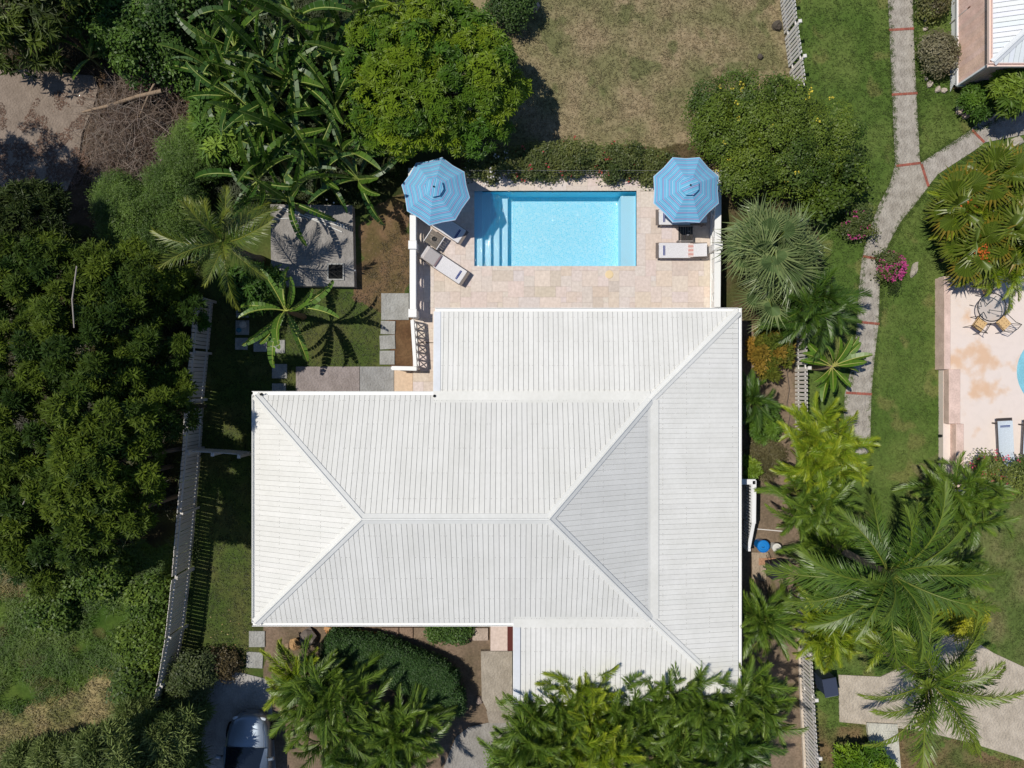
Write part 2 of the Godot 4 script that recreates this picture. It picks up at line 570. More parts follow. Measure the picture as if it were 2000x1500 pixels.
func make_fences() -> void:
	var w := k(226, 222, 216)
	picket_fence("long white picket fence between the trees and the house garden", [417, 590, 408, 690, 399, 780, 394, 874, 384, 990, 374, 1110, 362, 1220, 346, 1310, 326, 1400, 318, 1440], 1.6, 0.145, 0.124, k(204, 198, 190), 2.4, -1.0, true)
	picket_fence("short white cross fence from the long fence to the house", [394, 876, 440, 878, 492, 882], 1.1, 0.13, 0.09, w, 1.0, 1.0)
	picket_fence("white picket fence between the dry lawn and the green lawn", [1520, -50, 1524, 10, 1532, 75, 1541, 140, 1548, 190], 1.25, 0.15, 0.10, w, 2.2, -1.0)
	picket_fence("white picket fence beside the orange croton and the banana leaves", [1551, 630, 1552, 720, 1553, 860], 1.15, 0.155, 0.105, w, 2.4, -1.0)
	picket_fence("white picket fence running south past the big palms", [1557, 1160, 1560, 1260, 1564, 1340, 1576, 1530], 1.2, 0.15, 0.10, w, 2.2, -1.0)
	parapet("white pierced parapet on the west side of the pool terrace", at(806.5, 338, 1.2) * Vector3(1, 0, 1) + Vector3.UP * 0.3, at(806.5, 612, 1.2) * Vector3(1, 0, 1) + Vector3.UP * 0.3, 0.92, 6, [0.0, 0.515, 1.0])
	parapet("white pierced parapet on the east side of the pool terrace", at(1403, 341, 1.2) * Vector3(1, 0, 1) + Vector3.UP * 0.3, at(1401, 600, 1.2) * Vector3(1, 0, 1) + Vector3.UP * 0.3, 0.92, 6, [0.0, 0.54])
	cross_railing("white crossed railing along the steps beside the house", at(805, 625, 1.2) * Vector3(1, 0, 1) + Vector3.UP * 0.25, at(811, 716, 1.2) * Vector3(1, 0, 1) + Vector3.UP * 0.25, 0.92, 6, 0.13)
	cross_railing("short white railing that closes the terrace above the grey walk", at(765, 719, 1.1) * Vector3(1, 0, 1) + Vector3.UP * 0.1, at(814, 720, 1.1) * Vector3(1, 0, 1) + Vector3.UP * 0.1, 1.0, 3, 0.16)
	# wire fence along the hedge behind the pool
	var o := thing("wire_fence", "low wire fence along the flowering hedge behind the pool", "fence", at(920, 344, 0.3))
	var a := Vector3.ZERO
	var b := at(1280, 344, 0.3) - at(920, 344, 0.3)
	for i in 6:
		var p := Build.new()
		p.tube([a.lerp(b, i / 5.0) + Vector3(0, -0.3, 0), a.lerp(b, i / 5.0) + Vector3(0, 0.75, 0)], [0.02, 0.02], 6, k(60, 62, 60))
		part("post", p.mesh(), M.paint, o)
	for y in [0.2, 0.45, 0.72]:
		var r := Build.new()
		r.tube([a + Vector3.UP * y, b + Vector3.UP * y], [0.008, 0.008], 4, k(120, 120, 116))
		part("wire", r.mesh(), M.paint, o)
	# side porch with its stair rail
	var pr := thing("porch_railing", "white scalloped railing and ramp on the east side of the house", "railing", at(1447, 937))
	var white := k(240, 241, 243)
	var h := 1.15
	var p0 := at(1447, 941, h) - pr.position
	var p1 := at(1473, 941, h) - pr.position
	var p2 := at(1472, 1020, h) - pr.position
	var p3 := at(1462, 1072, h - 0.35) - pr.position
	for e in [[p0, p1, 0.2, "top_rail"], [p1, p2, 0.16, "top_rail"], [p2, p3, 0.13, "sloping_rail"]]:
		var q0: Vector3 = e[0]
		var q1: Vector3 = e[1]
		var x := (q1 - q0).normalized()
		var z := x.cross(Vector3.UP).normalized()
		var bl := Build.new()
		bl.box((q0 + q1) / 2, Vector3((q1 - q0).length() + 0.1, 0.07, e[2]), white, Basis(x, z.cross(x), z), 0.012)
		part(e[3], bl.mesh(), M.paint, pr)
		var n := maxi(2, int((q1 - q0).length() / 0.11))
		for i in n:
			var bb := Build.new()
			var c := q0.lerp(q1, (i + 0.5) / n)
			bb.box(Vector3(c.x, c.y / 2, c.z), Vector3(0.075, c.y - 0.08, 0.02), white, Basis(x, Vector3.UP, z) if absf(x.y) < 0.01 else Basis(Vector3(x.x, 0, x.z).normalized(), Vector3.UP, z))
			part("baluster", bb.mesh(), M.paint, pr)
	for i in 4:
		var sc := Build.new()
		var c := p1.lerp(p2, (i + 0.5) / 4)
		var poly := PackedVector2Array([Vector2(-0.19, 0), Vector2(0.19, 0), Vector2(0.19, -0.16), Vector2(0.1, -0.06), Vector2(0, -0.03), Vector2(-0.1, -0.06), Vector2(-0.19, -0.16)])
		plate(sc, poly, c + Vector3(-0.10, -0.04, 0), Vector3(0, 0, 1), Vector3(-0.8, 0.6, 0).normalized(), 0.02, white)
		part("scallop", sc.mesh(), M.paint, pr)
	var fl := Build.new()
	fl.box(Vector3(p2.x / 2 - 0.1, 0.14, (p1.z + p2.z) / 2), Vector3(p2.x + 0.3, 0.30, p2.z - p1.z + 0.1), k(150, 146, 142))
	fl.box(Vector3(p2.x / 2 - 0.15, 0.07, (p2.z + p3.z) / 2), Vector3(p2.x, 0.14, p3.z - p2.z), k(150, 146, 142))
	part("floor", fl.mesh(), M.concrete, pr)
	var np := Build.new()
	np.box(p3 + Vector3(0, -p3.y / 2 + 0.06, 0.02), Vector3(0.10, p3.y + 0.12, 0.10), white, Basis.IDENTITY, 0.01)
	part("newel_post", np.mesh(), M.paint, pr)


func make_furniture() -> void:
	var deck := 0.304
	make_parasol("blue striped parasol at the stepped end of the pool", at(851, 374, 2.18) * Vector3(1, 0, 1) + Vector3.UP * deck, 1.265, deg_to_rad(-90 - 10.5))
	make_parasol("blue striped parasol at the shelf end of the pool", at(1340, 371, 2.18) * Vector3(1, 0, 1) + Vector3.UP * deck, 1.285, deg_to_rad(22.5))
	var fr := k(112, 102, 96)
	var sl := k(232, 231, 234)
	make_lounger("white sun lounger with pinkish rolled cushion beside the west parapet", at(866, 517, 0.65) * Vector3(1, 0, 1) + Vector3.UP * deck, -0.585, 0.45, true, false, sl, fr)
	make_lounger("white sun lounger mostly covered by the parasol at the pool steps", at(864, 437, 0.65) * Vector3(1, 0, 1) + Vector3.UP * deck, -0.585, 0.3, false, false, sl, fr)
	make_lounger("white sun lounger with a red patterned towel beside the east parapet", at(1333, 489, 0.65) * Vector3(1, 0, 1) + Vector3.UP * deck, PI, 0.25, false, true, sl, fr)
	make_lounger("white sun lounger half hidden by the parasol at the shelf end", at(1333, 424, 0.65) * Vector3(1, 0, 1) + Vector3.UP * deck, PI, 0.3, false, false, sl, fr)
	make_side_table("grey slatted side table between the two angled loungers", at(848, 467, 0.72) * Vector3(1, 0, 1) + Vector3.UP * deck, -0.585, k(126, 118, 110), k(224, 222, 222), true)
	make_side_table("dark slatted side table between the two straight loungers", at(1339, 456, 0.72) * Vector3(1, 0, 1) + Vector3.UP * deck, PI / 2, k(62, 58, 58), k(150, 144, 140), false)
	for e in [[1345, 452, "dark ornament on the dark side table, the nearer to the parasol"], [1344, 459, "dark ornament on the dark side table, the farther from the parasol"]]:
		var cp := at(e[0], e[1], 0.74)
		var c := thing("ornament", e[2], "ornament", Vector3(cp.x, deck + 0.432, cp.z))
		var b := Build.new()
		b.rock(Vector3(0, 0.025, 0), Vector3(0.055, 0.03, 0.035), rng, k(120, 118, 122))
		part("body", b.mesh(), M.gloss, c)
	bucket("blue_barrel", "blue plastic barrel with lid beside the house porch", "barrel", 1490.5, 1067, 0.23, 0.5, k(28, 112, 186), k(40, 132, 208), 0.0)
	bucket("white_bucket", "white lidded bucket with spout beside the blue barrel", "bucket", 1517, 1070, 0.165, 0.4, k(222, 222, 218), k(212, 210, 204), 0.0)
	var gp := at(1518, 1112, 0.45)
	var g := thing("garden_machine", "dark covered machine beside the buckets under the palm", "machine", Vector3(gp.x, 0, gp.z), 0.15)
	var gb := Build.new()
	gb.box(Vector3(0, 0.4, 0), Vector3(0.62, 0.66, 0.62), k(34, 36, 48), Basis.IDENTITY, 0.06)
	part("body", gb.mesh(), M.fabric, g)
	var gh := Build.new()
	gh.tube([Vector3(-0.30, 0.72, -0.2), Vector3(-0.52, 0.80, -0.22), Vector3(-0.62, 0.78, -0.3)], [0.025, 0.025, 0.04], 6, k(50, 46, 46))
	gh.tube([Vector3(-0.30, 0.72, -0.2), Vector3(-0.45, 0.80, -0.72)], [0.014, 0.014], 5, k(86, 78, 70))
	part("handle", gh.mesh(), M.paint, g)
	for s in [-1.0, 1.0]:
		var wh := Build.new()
		wh.tube([Vector3(s * 0.28, 0.12, 0.2), Vector3(s * 0.34, 0.12, 0.2)], [0.12, 0.12], 14, k(20, 20, 20))
		part("wheel", wh.mesh(), M.matte, g)
	pipe("soil_pipe", "thin white pipe lying across the bare soil by the porch", "pipe", [at(1478, 1033, 0.03), at(1534, 1038, 0.03)], 0.022, k(232, 226, 222))
	pipe("garden_pipe", "white pipe crossing the gap between house and fan palms", "pipe", [at(1484, 635, 0.3), at(1522, 634, 0.3)], 0.035, k(236, 236, 234))
	pipe("garden_hose", "thin dark hose snaking over the bare soil by the croton", "hose", [at(1534, 690, 0.02), at(1538, 730, 0.02), at(1542, 760, 0.02), at(1537, 790, 0.02), at(1543, 812, 0.02), at(1536, 850, 0.02)], 0.014, k(72, 62, 56))
	# wheelie bin lying by the drive
	var bp := at(1612, 1332, 0.5)
	var bn := thing("wheelie_bin", "dark blue wheelie bin beside the white fence and drive", "bin", Vector3(bp.x, 0, bp.z), 0.18)
	var bb := Build.new()
	bb.box(Vector3(0, 0.46, 0), Vector3(0.50, 0.90, 0.62), k(46, 54, 74), Basis.IDENTITY, 0.03)
	part("body", bb.mesh(), M.paint, bn)
	var bl := Build.new()
	bl.box(Vector3(0, 0.94, 0.02), Vector3(0.54, 0.05, 0.70), k(54, 62, 84), Basis.IDENTITY, 0.02)
	part("lid", bl.mesh(), M.paint, bn)
	var bh := Build.new()
	bh.tube([Vector3(-0.22, 0.90, 0.38), Vector3(0.22, 0.90, 0.38)], [0.02, 0.02], 6, k(170, 176, 186))
	part("handle", bh.mesh(), M.paint, bn)
	for s in [-1.0, 1.0]:
		var w := Build.new()
		w.tube([Vector3(s * 0.24, 0.1, 0.28), Vector3(s * 0.29, 0.1, 0.28)], [0.1, 0.1], 12, k(20, 20, 20))
		part("wheel", w.mesh(), M.matte, bn)
	make_car("silver blue car parked nose to the house under the palms", at(485, 1500, 0.6) * Vector3(1, 0, 1) + Vector3(0, 0.04, 0), deg_to_rad(-2.0))
	var clumps := [
		["grey rock under the palm in the front bed", 604, 1243, 0.42, 0.3, 0.42, k(128, 118, 112)], ["ochre rock next to the grey one in the front bed", 578, 1256, 0.28, 0.22, 0.26, k(196, 158, 112)],
		["small pale rock at the western tip of the front bed", 562, 1262, 0.16, 0.14, 0.14, k(176, 150, 126)], ["large pale boulder beside the dark shrub at the dry lawn", 1042, 16, 0.26, 0.22, 0.24, k(176, 164, 154)],
		["dark stone in the grass beside the northern fence", 1516, 52, 0.22, 0.2, 0.2, k(96, 88, 78)], ["small dark stone near the end of the northern fence", 1484, 112, 0.12, 0.12, 0.14, k(96, 88, 80)],
		["pinkish rock beside the front walk, uppermost of three", 1002, 1390, 0.14, 0.2, 0.14, k(206, 190, 182)], ["pinkish rock beside the front walk, in the middle of three", 1004, 1403, 0.12, 0.2, 0.16, k(190, 172, 168)],
		["pinkish rock beside the front walk, lowest of three", 1004, 1417, 0.14, 0.2, 0.14, k(206, 194, 186)], ["rock under the hedge at the bend of the front walk", 937, 1366, 0.16, 0.18, 0.16, k(176, 158, 148)],
		["pale rock in the flower bed at the pink house", 1872, 218, 0.16, 0.16, 0.2, k(206, 184, 170)], ["second pale rock in the flower bed, nearer the side path", 1884, 228, 0.14, 0.16, 0.14, k(200, 178, 164)],
		["flat rock at the fork of the side path under leaves", 1931, 226, 0.26, 0.18, 0.22, k(206, 186, 172)], ["pale rock under the fan palm beside the pink terrace", 1783, 527, 0.34, 0.16, 0.14, k(186, 178, 164)],
		["flat pale stone beside the side path and the orange palm", 1984, 278, 0.3, 0.12, 0.2, k(200, 192, 178)],
	]
	for e in clumps:
		boulder(e[0], e[1], e[2], Vector3(e[3], e[4], e[5]), e[6])
	var y := 0
	for e in [[1806, 8], [1808, 24], [1807, 40], [1806, 58], [1804, 82], [1804, 104], [1808, 155], [1814, 166], [1830, 176], [1842, 178]]:
		boulder("pale edging stone in the lawn before the pink house", e[0], e[1], Vector3(0.10, 0.10, 0.12) * rng.randf_range(0.7, 1.3), k(204, 192, 178))
		y += 1


func make_plants() -> void:
	var G := {
		"lime": rosette(11, 0.21, 0.062, 0.55, 1), "olive": rosette(12, 0.24, 0.045, 0.7, 2), "small": sprig(16, 0.20, 0.10, 0.045, 3), "round": sprig(14, 0.22, 0.13, 0.08, 4),
		"fine": sprig(30, 0.26, 0.10, 0.018, 5), "croton": rosette(10, 0.22, 0.065, 0.9, 6), "glossy": rosette(10, 0.17, 0.05, 0.6, 7), "petal": sprig(7, 0.09, 0.06, 0.05, 8), "whip": rosette(16, 0.34, 0.035, 0.9, 9),
		"star": rosette(9, 0.30, 0.07, 0.25, 10),
	}
	# --- the two broad round trees
	leafy("round_tree", "large round light green tree beside the pool and banana grove", "tree", "", 846, 163, 2.4, Vector3(3.15, 1.8, 2.72), 100, 0.50, 66, G.lime, k(72, 106, 28), k(120, 140, 28), {"stem": 0.16, "low": -0.05, "shell": 0.74, "limb_step": 2, "gap": -0.26, "ragged": 0.08, "avoid": [-2.78, -7.0, 1.38]})
	leafy("flowering_tree", "broad olive green tree with yellow flowers beside the east parasol", "tree", "", 1486, 272, 1.6, Vector3(2.95, 1.25, 2.15), 92, 0.44, 70, G.small, k(60, 84, 26), k(112, 130, 42), {"stem": 0.10, "low": -0.1, "limb_step": 1, "gap": -0.16, "ragged": 0.16, "shell": 0.6, "avoid": [6.33, -7.05, 1.4], "bark": k(120, 108, 92)})
	leafy("flowering_tree", "smaller dark green shrub south of the yellow flowered tree", "shrub", "", 1610, 355, 1.0, Vector3(1.25, 0.8, 1.1), 18, 0.5, 60, G.round, k(56, 76, 26), k(96, 118, 34), {"stem": 0.06, "gap": -0.1, "ragged": 0.2})
	var yf := get_node("flowering_tree") as Node3D
	flowers(yf, "flowers", Vector3(0, 1.75, 0), Vector3(2.9, 1.35, 2.1), 22, G.petal, k(180, 170, 56), k(226, 206, 70))
	# --- the wood west of the fence
	var wood := [
		[30, 545, 4.6, 1.5, "olive tree at the northern edge of the western wood, by the picture edge"], [150, 555, 4.4, 1.4, "olive tree at the northern edge of the western wood, near the slab"], [260, 560, 4.2, 1.35, "olive tree of the western wood nearest the brush pile"],
		[322, 580, 3.4, 1.0, "olive tree of the western wood below the yellow coconut palm"], [50, 690, 5.0, 1.6, "olive tree of the western wood, second row by the picture edge"], [175, 675, 5.2, 1.5, "olive tree of the western wood, second row with a bare leaning branch"],
		[272, 690, 4.6, 1.35, "olive tree of the western wood, second row beside the fence"], [70, 830, 5.0, 1.6, "olive tree of the western wood, third row by the picture edge"], [205, 815, 5.4, 1.5, "olive tree of the western wood, third row in the middle"],
		[285, 800, 4.0, 1.2, "olive tree of the western wood overhanging the fence above the cross fence"], [45, 965, 4.6, 1.6, "olive tree of the western wood, fourth row by the picture edge"], [170, 950, 5.0, 1.5, "olive tree of the western wood, fourth row in the middle"],
		[205, 905, 5.4, 1.25, "olive tree of the western wood with star shaped tufts beside the cross fence"], [95, 1065, 3.8, 1.4, "olive tree at the southern edge of the western wood, by the grass"], [192, 1020, 4.9, 1.3, "olive tree at the southern edge of the western wood, by the fence"],
	]
	for e in wood:
		leafy("olive_tree", e[4], "tree", "trees of the western wood", e[0], e[1], e[2] * (1.12 if e[0] > 140 and e[1] > 780 else 0.92), Vector3(e[3] * 1.1, e[3] * 1.1, e[3] * 1.1), 24, 0.36, 52, G.olive, k(47, 70, 22), k(96, 113, 34), {"stem": 0.07, "low": -0.35, "shell": 0.5, "limb_step": 2, "gap": -0.2, "ragged": 0.2, "upright": 0.75, "bark": k(92, 82, 70)})
	leafy("tall_tree", "tall dark tree just beyond the picture edge that shades the old slab", "tree", "", -367, 251, 6.0, Vector3(2.3, 2.0, 2.3), 46, 0.7, 50, G.olive, k(52, 70, 26), k(84, 98, 38), {"stem": 0.16})
	leafy("shade_tree", "dark tree north of the western wood standing in shade", "tree", "", 60, 440, 3.2, Vector3(1.6, 1.2, 1.4), 26, 0.45, 46, G.olive, k(48, 62, 28), k(70, 84, 36), {"stem": 0.1})
	for e in [[[145, 640, 6.2], [141, 585, 6.4], [150, 520, 6.2], "bare pale branch rising out of the western wood"], [[45, 985, 5.4], [58, 960, 5.6], [64, 940, 5.6], "short bare forked twig above the western wood"], [[150, 1035, 5.2], [168, 1044, 5.4], [182, 1052, 5.3], "short bare twig near the southern edge of the western wood"]]:
		pipe("bare_branch", e[3], "branch", [at(e[0][0], e[0][1], e[0][2]), at(e[1][0], e[1][1], e[1][2]), at(e[2][0], e[2][1], e[2][2])], 0.022, k(150, 142, 134), "bare branches of the wood")
	# --- north-west corner
	var creepers := [[205, 25, 2.0, 1.3, "creeper covered shrub at the top of the picture, westernmost of four"], [275, 75, 1.8, 1.3, "creeper covered shrub north of the brush pile"], [345, 35, 2.4, 1.3, "creeper covered shrub beside the grey post at the top"], [350, 110, 1.4, 1.0, "creeper covered shrub between brush pile and banana grove"]]
	for e in creepers:
		leafy("creeper_shrub", e[4], "shrub", "creeper covered shrubs", e[0], e[1], e[2] * 0.6, Vector3(e[3], e[2] * 0.55, e[3]), 26, 0.42, 60, G.round, k(44, 70, 26), k(86, 116, 42), {"stem": 0.05, "gap": -0.1, "ragged": 0.2})
	for e in [[15, 20, 2.4, "yellow green tree in the far corner of the picture"], [95, 40, 2.2, "thin shaded tree with bright leaf tufts near the far corner"], [30, 95, 1.4, "low shaded shrub above the old slab"], [120, -40, 3.0, "shaded tree cut off by the top of the picture"]]:
		leafy("corner_tree", e[3], "tree", "", e[0], e[1], e[2], Vector3(1.3, 0.9, 1.1), 14, 0.42, 30, G.star, k(48, 62, 24), k(96, 112, 36), {"stem": 0.06, "gap": 0.0, "ragged": 0.25})
	pipe("grey_post", "thick grey post standing behind the banana grove", "post", [at(455, 50, 0.0), at(455, 50, 1.5)], 0.22, k(96, 92, 90))
	var feather := [[378, 300, 1.5, 0.85, "soft feathery green shrub between brush pile and banana grove"], [345, 375, 1.6, 0.9, "soft feathery green shrub above the yellow coconut palm"], [255, 430, 1.8, 1.0, "soft feathery green shrub south of the brush pile"], [290, 480, 1.7, 0.95, "soft feathery green shrub at the corner of the western wood"], [240, 390, 1.2, 0.7, "small feathery shrub at the edge of the dead branches"], [330, 455, 1.2, 0.7, "small feathery shrub under the yellow coconut palm"]]
	for e in feather:
		leafy("feathery_shrub", e[4], "shrub", "feathery shrubs round the brush pile", e[0], e[1], e[2] * 0.55, Vector3(e[3], e[2] * 0.5, e[3]), 18, 0.36, 64, G.fine, k(72, 98, 38), k(106, 132, 56), {"stem": 0.03})
	leafy("starry_shrub", "bright shrub of star shaped leaves among the bananas", "shrub", "", 447, 245, 1.7, Vector3(1.25, 0.7, 1.25), 22, 0.28, 16, G.star, k(74, 106, 38), k(136, 162, 62), {"stem": 0.04, "upright": 0.85})
	# --- bananas
	var bcol := k(56, 88, 30)
	var rib := k(150, 165, 84)
	var bl := []
	for e in [[1.3, 0.9], [1.1, 0.4], [0.9, -0.3], [0.65, -0.8], [0.3, -1.2]]:
		bl.append(blade_leaf(2.25, 0.37, e[0], e[1], 0.95, 1.0, bcol.lerp(k(92, 120, 40), 0.5 if e[0] > 0.9 else 0.0), rib, 100 + bl.size()))
	var grove := [[512, 112, 3.2, "banana plant in the north of the grove with upright leaves"], [655, 206, 3.0, "banana plant in the grove nearest the round tree"], [578, 262, 2.8, "banana plant in the middle of the grove"], [668, 296, 2.8, "banana plant between round tree and cistern"], [503, 352, 2.9, "banana plant in the southwest of the grove above the coconut palm"],
		[575, 40, 3.2, "banana plant at the top edge, west of the round tree"], [668, 60, 3.0, "banana plant in the north touching the round tree"], [480, 30, 3.0, "banana plant by the grey post at the top edge"], [575, 165, 2.6, "young banana plant in the grove between its larger neighbours"], [470, 190, 2.5, "banana plant at the western rim of the grove"], [566, 392, 2.6, "banana plant behind the cistern"], [430, 150, 2.4, "banana plant nearest the brush pile"], [540, 305, 2.6, "banana plant between the starry shrub and the southern rim of the grove"], [615, 100, 2.8, "banana plant between the northern pair and the round tree"], [545, 190, 2.7, "banana plant in the heart of the grove, leaning west"], [630, 345, 2.6, "banana plant leaning out over the cistern pipes"], [705, 130, 2.6, "banana plant tucked under the western side of the round tree"], [460, 95, 2.6, "banana plant south of the grey post"], [700, 350, 2.3, "banana plant at the corner between cistern and parasol"], [720, 20, 2.8, "banana plant half hidden above the round tree"], [520, 250, 2.2, "short banana plant beside the starry shrub"]]
	var q := 0
	for e in grove:
		banana("banana_plant", e[3], "banana plant", "banana plants of the grove", e[0], e[1], e[2] * 0.8, bl, 10 + q % 3, 0.95 + 0.12 * ((q * 7) % 3) / 2.0, q * 1.3, k(96, 104, 60))
		q += 1
	var bl2 := []
	for e in [[1.1, 0.3], [0.8, -0.2], [0.5, -0.6], [0.2, -0.8]]:
		bl2.append(blade_leaf(1.95, 0.36, e[0], e[1], 0.7, 1.0, k(88, 120, 40), k(176, 182, 90), 200 + bl2.size()))
	banana("banana_plant", "lone banana plant south of the cistern", "banana plant", "", 557, 607, 2.3, bl2, 13, 1.0, 0.5, k(120, 100, 70))
	banana("banana_plant", "small bright banana plant beside the old slab", "banana plant", "", 175, 112, 1.0, bl2, 6, 0.55, 1.2, k(96, 104, 60))
	banana("banana_plant", "small shaded banana plant north of the old slab", "banana plant", "", 118, 118, 0.8, bl2, 4, 0.42, 2.8, k(96, 104, 60))
	var bl3 := []
	for e in [[0.9, 0.3], [0.5, 0.0], [0.25, -0.4]]:
		bl3.append(blade_leaf(1.25, 0.30, e[0], e[1], 0.65, 0.4, k(84, 116, 30), k(186, 184, 104), 300 + bl3.size(), 8, 0.2))
	banana("broad_leaf_plant", "plant with long glossy pale ribbed leaves over the white fence", "plant", "", 1626, 716, 1.6, bl3, 19, 1.0, 0.2, k(160, 140, 116))
	# --- coconut palms
	var cy := palm_meshes("coco_yellow", 2.35, 50, 0.55, 0.22, 0.024, k(60, 86, 28), k(130, 134, 50), 1.0, 0.34, 0.45)
	var cd := palm_meshes("coco_dark", 3.3, 78, 0.80, 0.02, 0.027, k(60, 90, 26), k(108, 126, 42), 1.0, 0.34, 0.6)
	var cm := palm_meshes("coco_mid", 2.9, 64, 0.66, 0.12, 0.028, k(74, 100, 24), k(124, 138, 44), 1.0, 0.34, 0.6)
	coconut_palm("yellowish coconut palm beside the cistern", 436, 472, 3.6, cy, 17, 1.0, 0.4)
	coconut_palm("tallest dark green coconut palm over the neighbours' lawn", 1735, 1118, 5.6, cd, 24, 1.03, 1.5)
	coconut_palm("arching coconut palm over the pale drive", 1812, 1330, 4.6, cm, 22, 1.05, 0.2)
	# --- feather palms
	var ag := palm_meshes("areca_green", 1.68, 62, 0.46, 0.5, 0.019, k(72, 102, 32), k(120, 140, 48), 0.70, 0.20, 0.34)
	var ay := palm_meshes("areca_yellow", 1.68, 62, 0.46, 0.5, 0.019, k(100, 128, 28), k(160, 166, 44), 0.70, 0.20, 0.34)
	var ad := palm_meshes("areca_dark", 1.68, 62, 0.48, 0.45, 0.019, k(54, 84, 28), k(94, 120, 42), 0.76, 0.24, 0.38)
	areca("dark feather palm between the fan palm and the garden path", 1598, 592, 2.6, ad, 7, 8, 0.95, 0.55, 0.3)
	areca("bright yellow green feather palm at the end of the garden path", 1622, 880, 2.9, ay, 14, 8, 0.80, 1.05, 1.1)
	areca("green feather palm just below the bright yellow green one", 1600, 990, 2.5, ag, 10, 8, 0.80, 0.85, 2.0)
	areca("feather palm at the corner of the pink terrace", 1905, 985, 2.6, ag, 10, 8, 0.85, 0.9, 0.8)
	areca("feather palm standing alone beside the house and the dark machine", 1500, 1218, 2.3, ag, 5, 9, 0.92, 0.3, 0.1)
	areca("small feather palm against the house below the croton", 1478, 782, 1.6, ad, 4, 8, 0.72, 0.25, 2.2)
	areca("feather palm under the tall coconut palm, next to the southern fence", 1640, 1240, 2.4, ay, 7, 8, 0.9, 0.6, 0.9)
	areca("feather palm at the foot of the tall coconut palm, by the buckets", 1628, 1085, 2.0, ag, 7, 8, 0.85, 0.6, 2.9)
	areca("pale feather palm in the gap between the two coconut palms", 1745, 1215, 2.8, ay, 6, 6, 0.95, 0.7, 0.6)
	areca("feather palm east of the tall coconut palm", 1870, 1130, 2.4, ag, 7, 8, 0.9, 0.6, 1.7)
	var row := [[1072, 1432, "feather palm before the house, westernmost of the row against the south roof"], [1145, 1392, "feather palm before the house, second of the row, leaning over the roof"], [1235, 1430, "feather palm before the house, third of the row, in the middle"], [1310, 1400, "feather palm before the house, fourth of the row with yellowing tips"], [1385, 1412, "feather palm before the house, fifth of the row with yellowing tips"], [1478, 1408, "feather palm before the house at the corner of the roof"], [1170, 1500, "feather palm at the bottom of the picture below the second of the row"], [1040, 1505, "feather palm at the bottom of the picture beside the lower walk"], [1320, 1500, "feather palm at the bottom of the picture below the fourth of the row"], [1440, 1495, "feather palm at the bottom of the picture next to the southern fence"]]
	q = 0
	for e in row:
		areca(e[2], e[0], e[1] - 16, 3.0, [ag, ay, ag, ag, ad][q % 5] if q != 4 else ag, 10, 8, 0.88, 0.85, q * 0.9)
		q += 1
	areca("big feather palm between the parked car and the hedge", 630, 1400, 2.9, ag, 14, 8, 0.95, 1.25, 0.4)
	areca("feather palm beside the lower walk, south of the hedge", 782, 1450, 2.6, ag, 9, 8, 0.92, 0.7, 1.3)
	areca("feather palm at the bottom edge between its two larger neighbours", 700, 1490, 2.4, ad, 7, 7, 0.95, 0.7, 2.5)
	areca("yellowish feather palm at the tip of the front bed", 575, 1335, 2.2, ay, 5, 7, 0.85, 0.4, 0.2)
	# --- fan palms
	var fg := []
	var fo := []
	for i in 4:
		fg.append(fan_leaf([0.45, 0.8, 1.0, 1.1][i], 0.98, 0.8 - 0.1 * i, 30, k(96, 117, 72), k(150, 160, 104), 400 + i, 0.4, 0.9))
		fo.append(fan_leaf([0.4, 0.6, 0.8, 0.85][i], 0.82, 0.8 - 0.1 * i, 24, k(88, 106, 32), k(160, 130, 48) if i == 3 else k(118, 124, 42), 450 + i, 0.58, 1.1))
	fan_palm("large grey green fan palm beside the east parapet", 1506, 488, 2.3, fg, 54, 1.16, "")
	fan_palm("young fan palm with drooping leaves below the large grey green one", 1492, 575, 1.6, fg, 9, 1.0, "")
	var fans := [[1868, 405, 2.0, 20, "fan palm with orange tips at the fork of the paths"], [1940, 350, 2.2, 20, "fan palm with orange flowers north of the pink terrace"], [1895, 490, 2.0, 20, "fan palm overhanging the wall of the pink terrace"], [1972, 460, 2.4, 22, "fan palm above the glass table"], [2010, 390, 2.2, 18, "fan palm at the picture edge north of the terrace"]]
	for e in fans:
		fan_palm(e[4], e[0], e[1], e[2] * 0.85, fo, e[3], 1.05, "fan palms north of the pink terrace")
	areca("golden feather palm in the midst of the fan palms by the path fork", 1915, 420, 2.2, ay, 6, 7, 0.78, 0.7, 0.5)
	areca("golden feather palm overhanging the glass table", 1985, 510, 2.2, ay, 6, 7, 0.78, 0.7, 1.9)
	for e in [["fan_palm_004", 0.2], ["fan_palm_002", 0.0]]:
		flowers(get_node(e[0]), "flower_spray", Vector3(0.2, 2.0, e[1]), Vector3(0.35, 0.3, 0.35), 26, G.petal, k(206, 112, 36), k(190, 84, 34))
	# --- hedges and shrubs
	var hp := at(760, 1296, 0.8)
	var hedge := thing("clipped_hedge", "dark green clipped hedge curving round the front bed", "hedge", Vector3(hp.x, 0, hp.z))
	var arc := []
	for i in 15:
		var t := i / 14.0
		var mk := Vector2(640, 1276).lerp(Vector2(740, 1288), t * 2.4) if t < 0.42 else Vector2(740, 1288).lerp(Vector2(860, 1338), (t - 0.42) / 0.36) if t < 0.78 else Vector2(860, 1338).lerp(Vector2(868, 1392), (t - 0.78) / 0.22)
		var p := at(mk.x, mk.y, 0.9) - hedge.position
		p.y = 0
		arc.append(p)
	var xf := []
	var hc := PackedColorArray()
